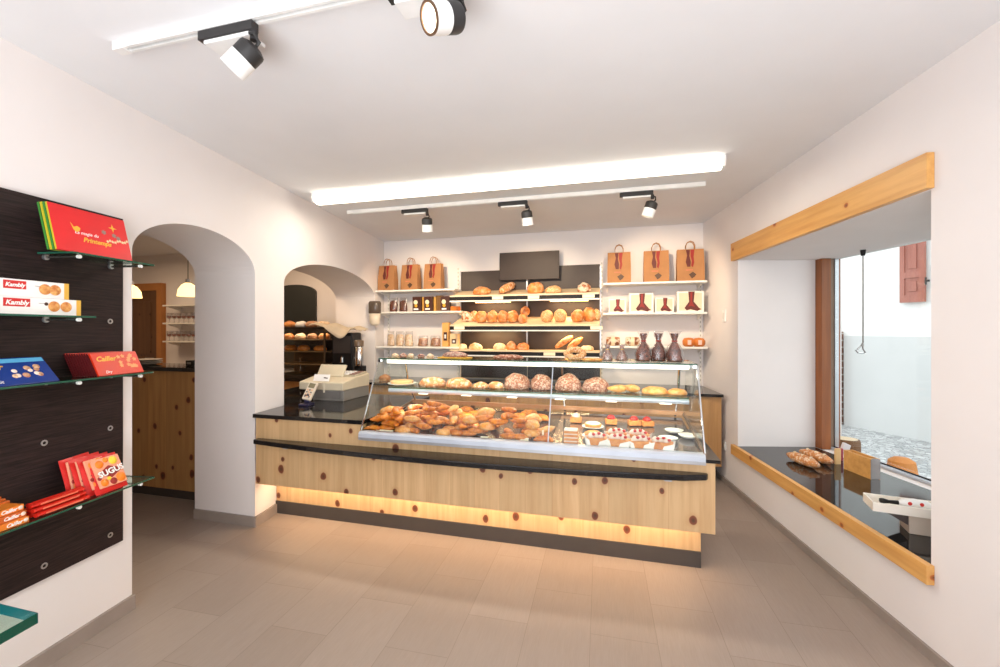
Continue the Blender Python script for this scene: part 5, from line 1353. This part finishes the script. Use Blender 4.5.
gr = thing('coffee_grinder', 'slim steel and black coffee grinder at the right side of the low arch', 'coffee grinder', (X_at(359, 4.58), 4.58, .8665), 0)
b = B(); b.box(-.055, .055, -.08, .08, 0, .03, bev=.006); b.box(-.05, .05, -.02, .08, .031, .20, bev=.006); mesh('body', b, BLK, gr)
b = B(); b.lathe([(.046, .201), (.05, .22), (.05, .42), (.044, .43)], 20); mesh('steel_column', b, CHROME, gr, 'auto')
b = B(); b.lathe([(.045, .431), (.056, .44), (.058, .50), (.05, .51), (0, .515)], 20); mesh('hopper', b, plain('hopper_brown', (110, 92, 74), .3), gr, 'auto')
b = B(); b.tube([(0, -.021, .16), (0, -.07, .15), (0, -.10, .15)], .011, 8); mesh('spout', b, CHROME, gr)
b = B(); b.lathe([(.035, .032), (.038, .08), (.03, .083)], 14, T((0, -.055, 0))); mesh('dosing_cup', b, STEEL, gr)
# shade inside the arched niche, painted as a flat dark panel on the rear wall
niche = arch(-4.80, -4.08, 2.03, .12)
b = B(); b.xprism([(-4.80, .95)]+niche+[(-4.08, .95)], 5.215, 5.2495)
o = mesh('niche_shade_panel', b, plain('niche_shade', (44, 46, 44), .35)); tag(o, 'flat dark panel painted as the shade of an arched back room niche', 'arched panel')

# ------------------------------------------------------------------ window sill goods
def sl(X, D, z=.4328): x, y = c2w(X, D); return (x, y, z)
def roll(X, D, rz, label, seed):
    b = B(); n = 13; L = .30; r = .046
    b.tube([(0, (i/(n-1)-.5)*L, r*.86) for i in range(n)], [r*max(.35, (1-abs(2*i/(n-1)-1)**2.6)**.5)*(1+(.09 if i % 3 == 0 else 0)) for i in range(n)], 12, .85)
    t = thing('sill_roll', label, 'bread', sl(X, D), A+rz, 'floured rolls on the window sill')
    mesh('roll', b, FLOURED, t, True)
    for k in range(3):
        b = B(); y = -.08+.08*k; b.tube([(-.028, y-.02, r*1.62), (0, y, r*1.76), (.028, y+.02, r*1.62)], [.004, .009, .004], 6, .4); mesh('slash', b, BUNF, t, True)
roll(2.40, 3.41, .10, 'floured long roll on the black sill, the one nearer the room', 1)
roll(2.57, 3.50, .12, 'floured long roll on the black sill, the one nearer the glass', 2)
wb = thing('wooden_crate', 'honey coloured wooden box standing on the black sill', 'wooden box', sl(2.68, 3.19), A)
b = B(); b.box(-.035, -.025, -.12, .12, 0, .146).box(.025, .035, -.12, .12, 0, .146).box(-.0249, .0249, .11, .12, 0, .146).box(-.0249, .0249, -.11, .11, 0, .012); mesh('box_sides', b, PINET, wb)
b = B(); b.box(-.0249, .0249, -.12, -.111, 0, .146).box(-.034, .034, -.1225, -.1203, .002, .144); mesh('end_board', b, plain('silver_grey_end', (176, 168, 166), .25, .6), wb)
o = single('wood_block', B().box(-.022, .022, -.008, .008, 0, .125, None, .002), plain('pale_pine_block', (226, 186, 130), .5), 'thin pale wooden block standing left of the honey box', 'wooden block', sl(2.685, 3.42), (0, 0, A)); o.data.shade_flat()
t = thing('gift_packet', 'small white and red packet by the window post', 'packet', sl(2.78, 3.52), A+.2)
b = B(); b.box(-.02, .02, -.015, .015, 0, .10, bev=.004); mesh('red_base', b, plain('magenta_packet', (170, 50, 70), .4), t)
b = B(); b.box(-.022, .05, -.012, .012, .09, .15, Matrix.Rotation(.4, 4, 'Y'), bev=.006); mesh('white_top', b, plain('grey_white_wrap', (222, 214, 216), .4), t)
p0, p1 = Vector(c2w(1.995, 2.30)), Vector(c2w(2.50, 2.065)); di = (p1-p0).normalized(); ang = math.atan2(di.y, di.x); ln = (p1-p0).length
ty = thing('display_tray', 'long white shallow tray resting on a pale block on the sill', 'tray', (p0.x, p0.y, .532), ang)
b = B(); b.box(0, ln, 0, .006, 0, .046).box(0, ln, .15, .156, 0, .046).box(0, .006, .0061, .1499, 0, .046).box(ln-.006, ln, .0061, .1499, 0, .046); mesh('rim', b, plain('ivory_tray', (238, 230, 218), .45), ty)
b = B(); b.box(.0061, ln-.0061, .0061, .1499, 0.001, .007); mesh('base', b, plain('ivory_tray', (238, 230, 218), .45), ty)
p2 = p0+di*.155
st = thing('tray_stand', 'pale grey-beige block carrying the white tray', 'stand', (p2.x, p2.y, .4328), ang)
b = B(); b.box(0, .26, .02, .14, 0, .0985, bev=.003); mesh('block', b, plain('beige_block', (196, 180, 164), .6), st)
b = B(); b.xprism([(-.10, .0985), (-.0005, .0985), (-.0005, .04)], .03, .13); mesh('wedge', b, plain('dark_brown_wedge', (74, 62, 58), .5), st)
p3 = p0+di*.10
bt = thing('small_figure', 'small white figure with black head and red spots lying in the tray', 'figurine', (p3.x-.01, p3.y+.07, .540), ang+.1)
b = B(); b.tube([(.05, 0, .032), (.07, 0, .034), (.12, 0, .036), (.17, 0, .034), (.19, 0, .03)], [.012, .022, .026, .022, .012], 12); mesh('white_body', b, WPL, bt, True)
b = B(); b.tube([(-.03, 0, .034), (-.015, 0, .034), (.01, 0, .032), (.049, 0, .032)], [.012, .014, .009, .011], 10); mesh('black_neck', b, BLK, bt, True)
for x in (.09, .14):
    b = B(); b.lathe([(0, 0), (.010, 0), (.008, .003), (0, .004)], 10, T((x, -.023, .04)) @ RX90); mesh('red_spot', b, STRAW, bt)
# switch and socket on the right wall
for (s_, z_, nm, lb) in ((Lr+.30, 1.64, 'light_switch', 'white light switch left of the window opening'), (Lr+.30, .36, 'wall_socket', 'white wall socket low beside the window board')):
    o = thing(nm, lb, 'switch' if 'switch' in nm else 'socket', (0, 0, 0))
    pp = P0+er*s_; o.location = (pp.x+nr.x*.001, pp.y+nr.y*.001, z_); o.rotation_euler = (0, 0, THR)
    b = B(); b.box(-.04, .04, 0, .008, -.06 if 'switch' in nm else -.04, .06 if 'switch' in nm else .04, bev=.002); mesh('plate', b, WPL, o)
    b = B(); b.box(-.02, .02, .0082, .012, -.03, .03, bev=.001); mesh('rocker' if 'switch' in nm else 'socket_insert', b, plain('off_white_rocker', (222, 220, 214), .4), o)
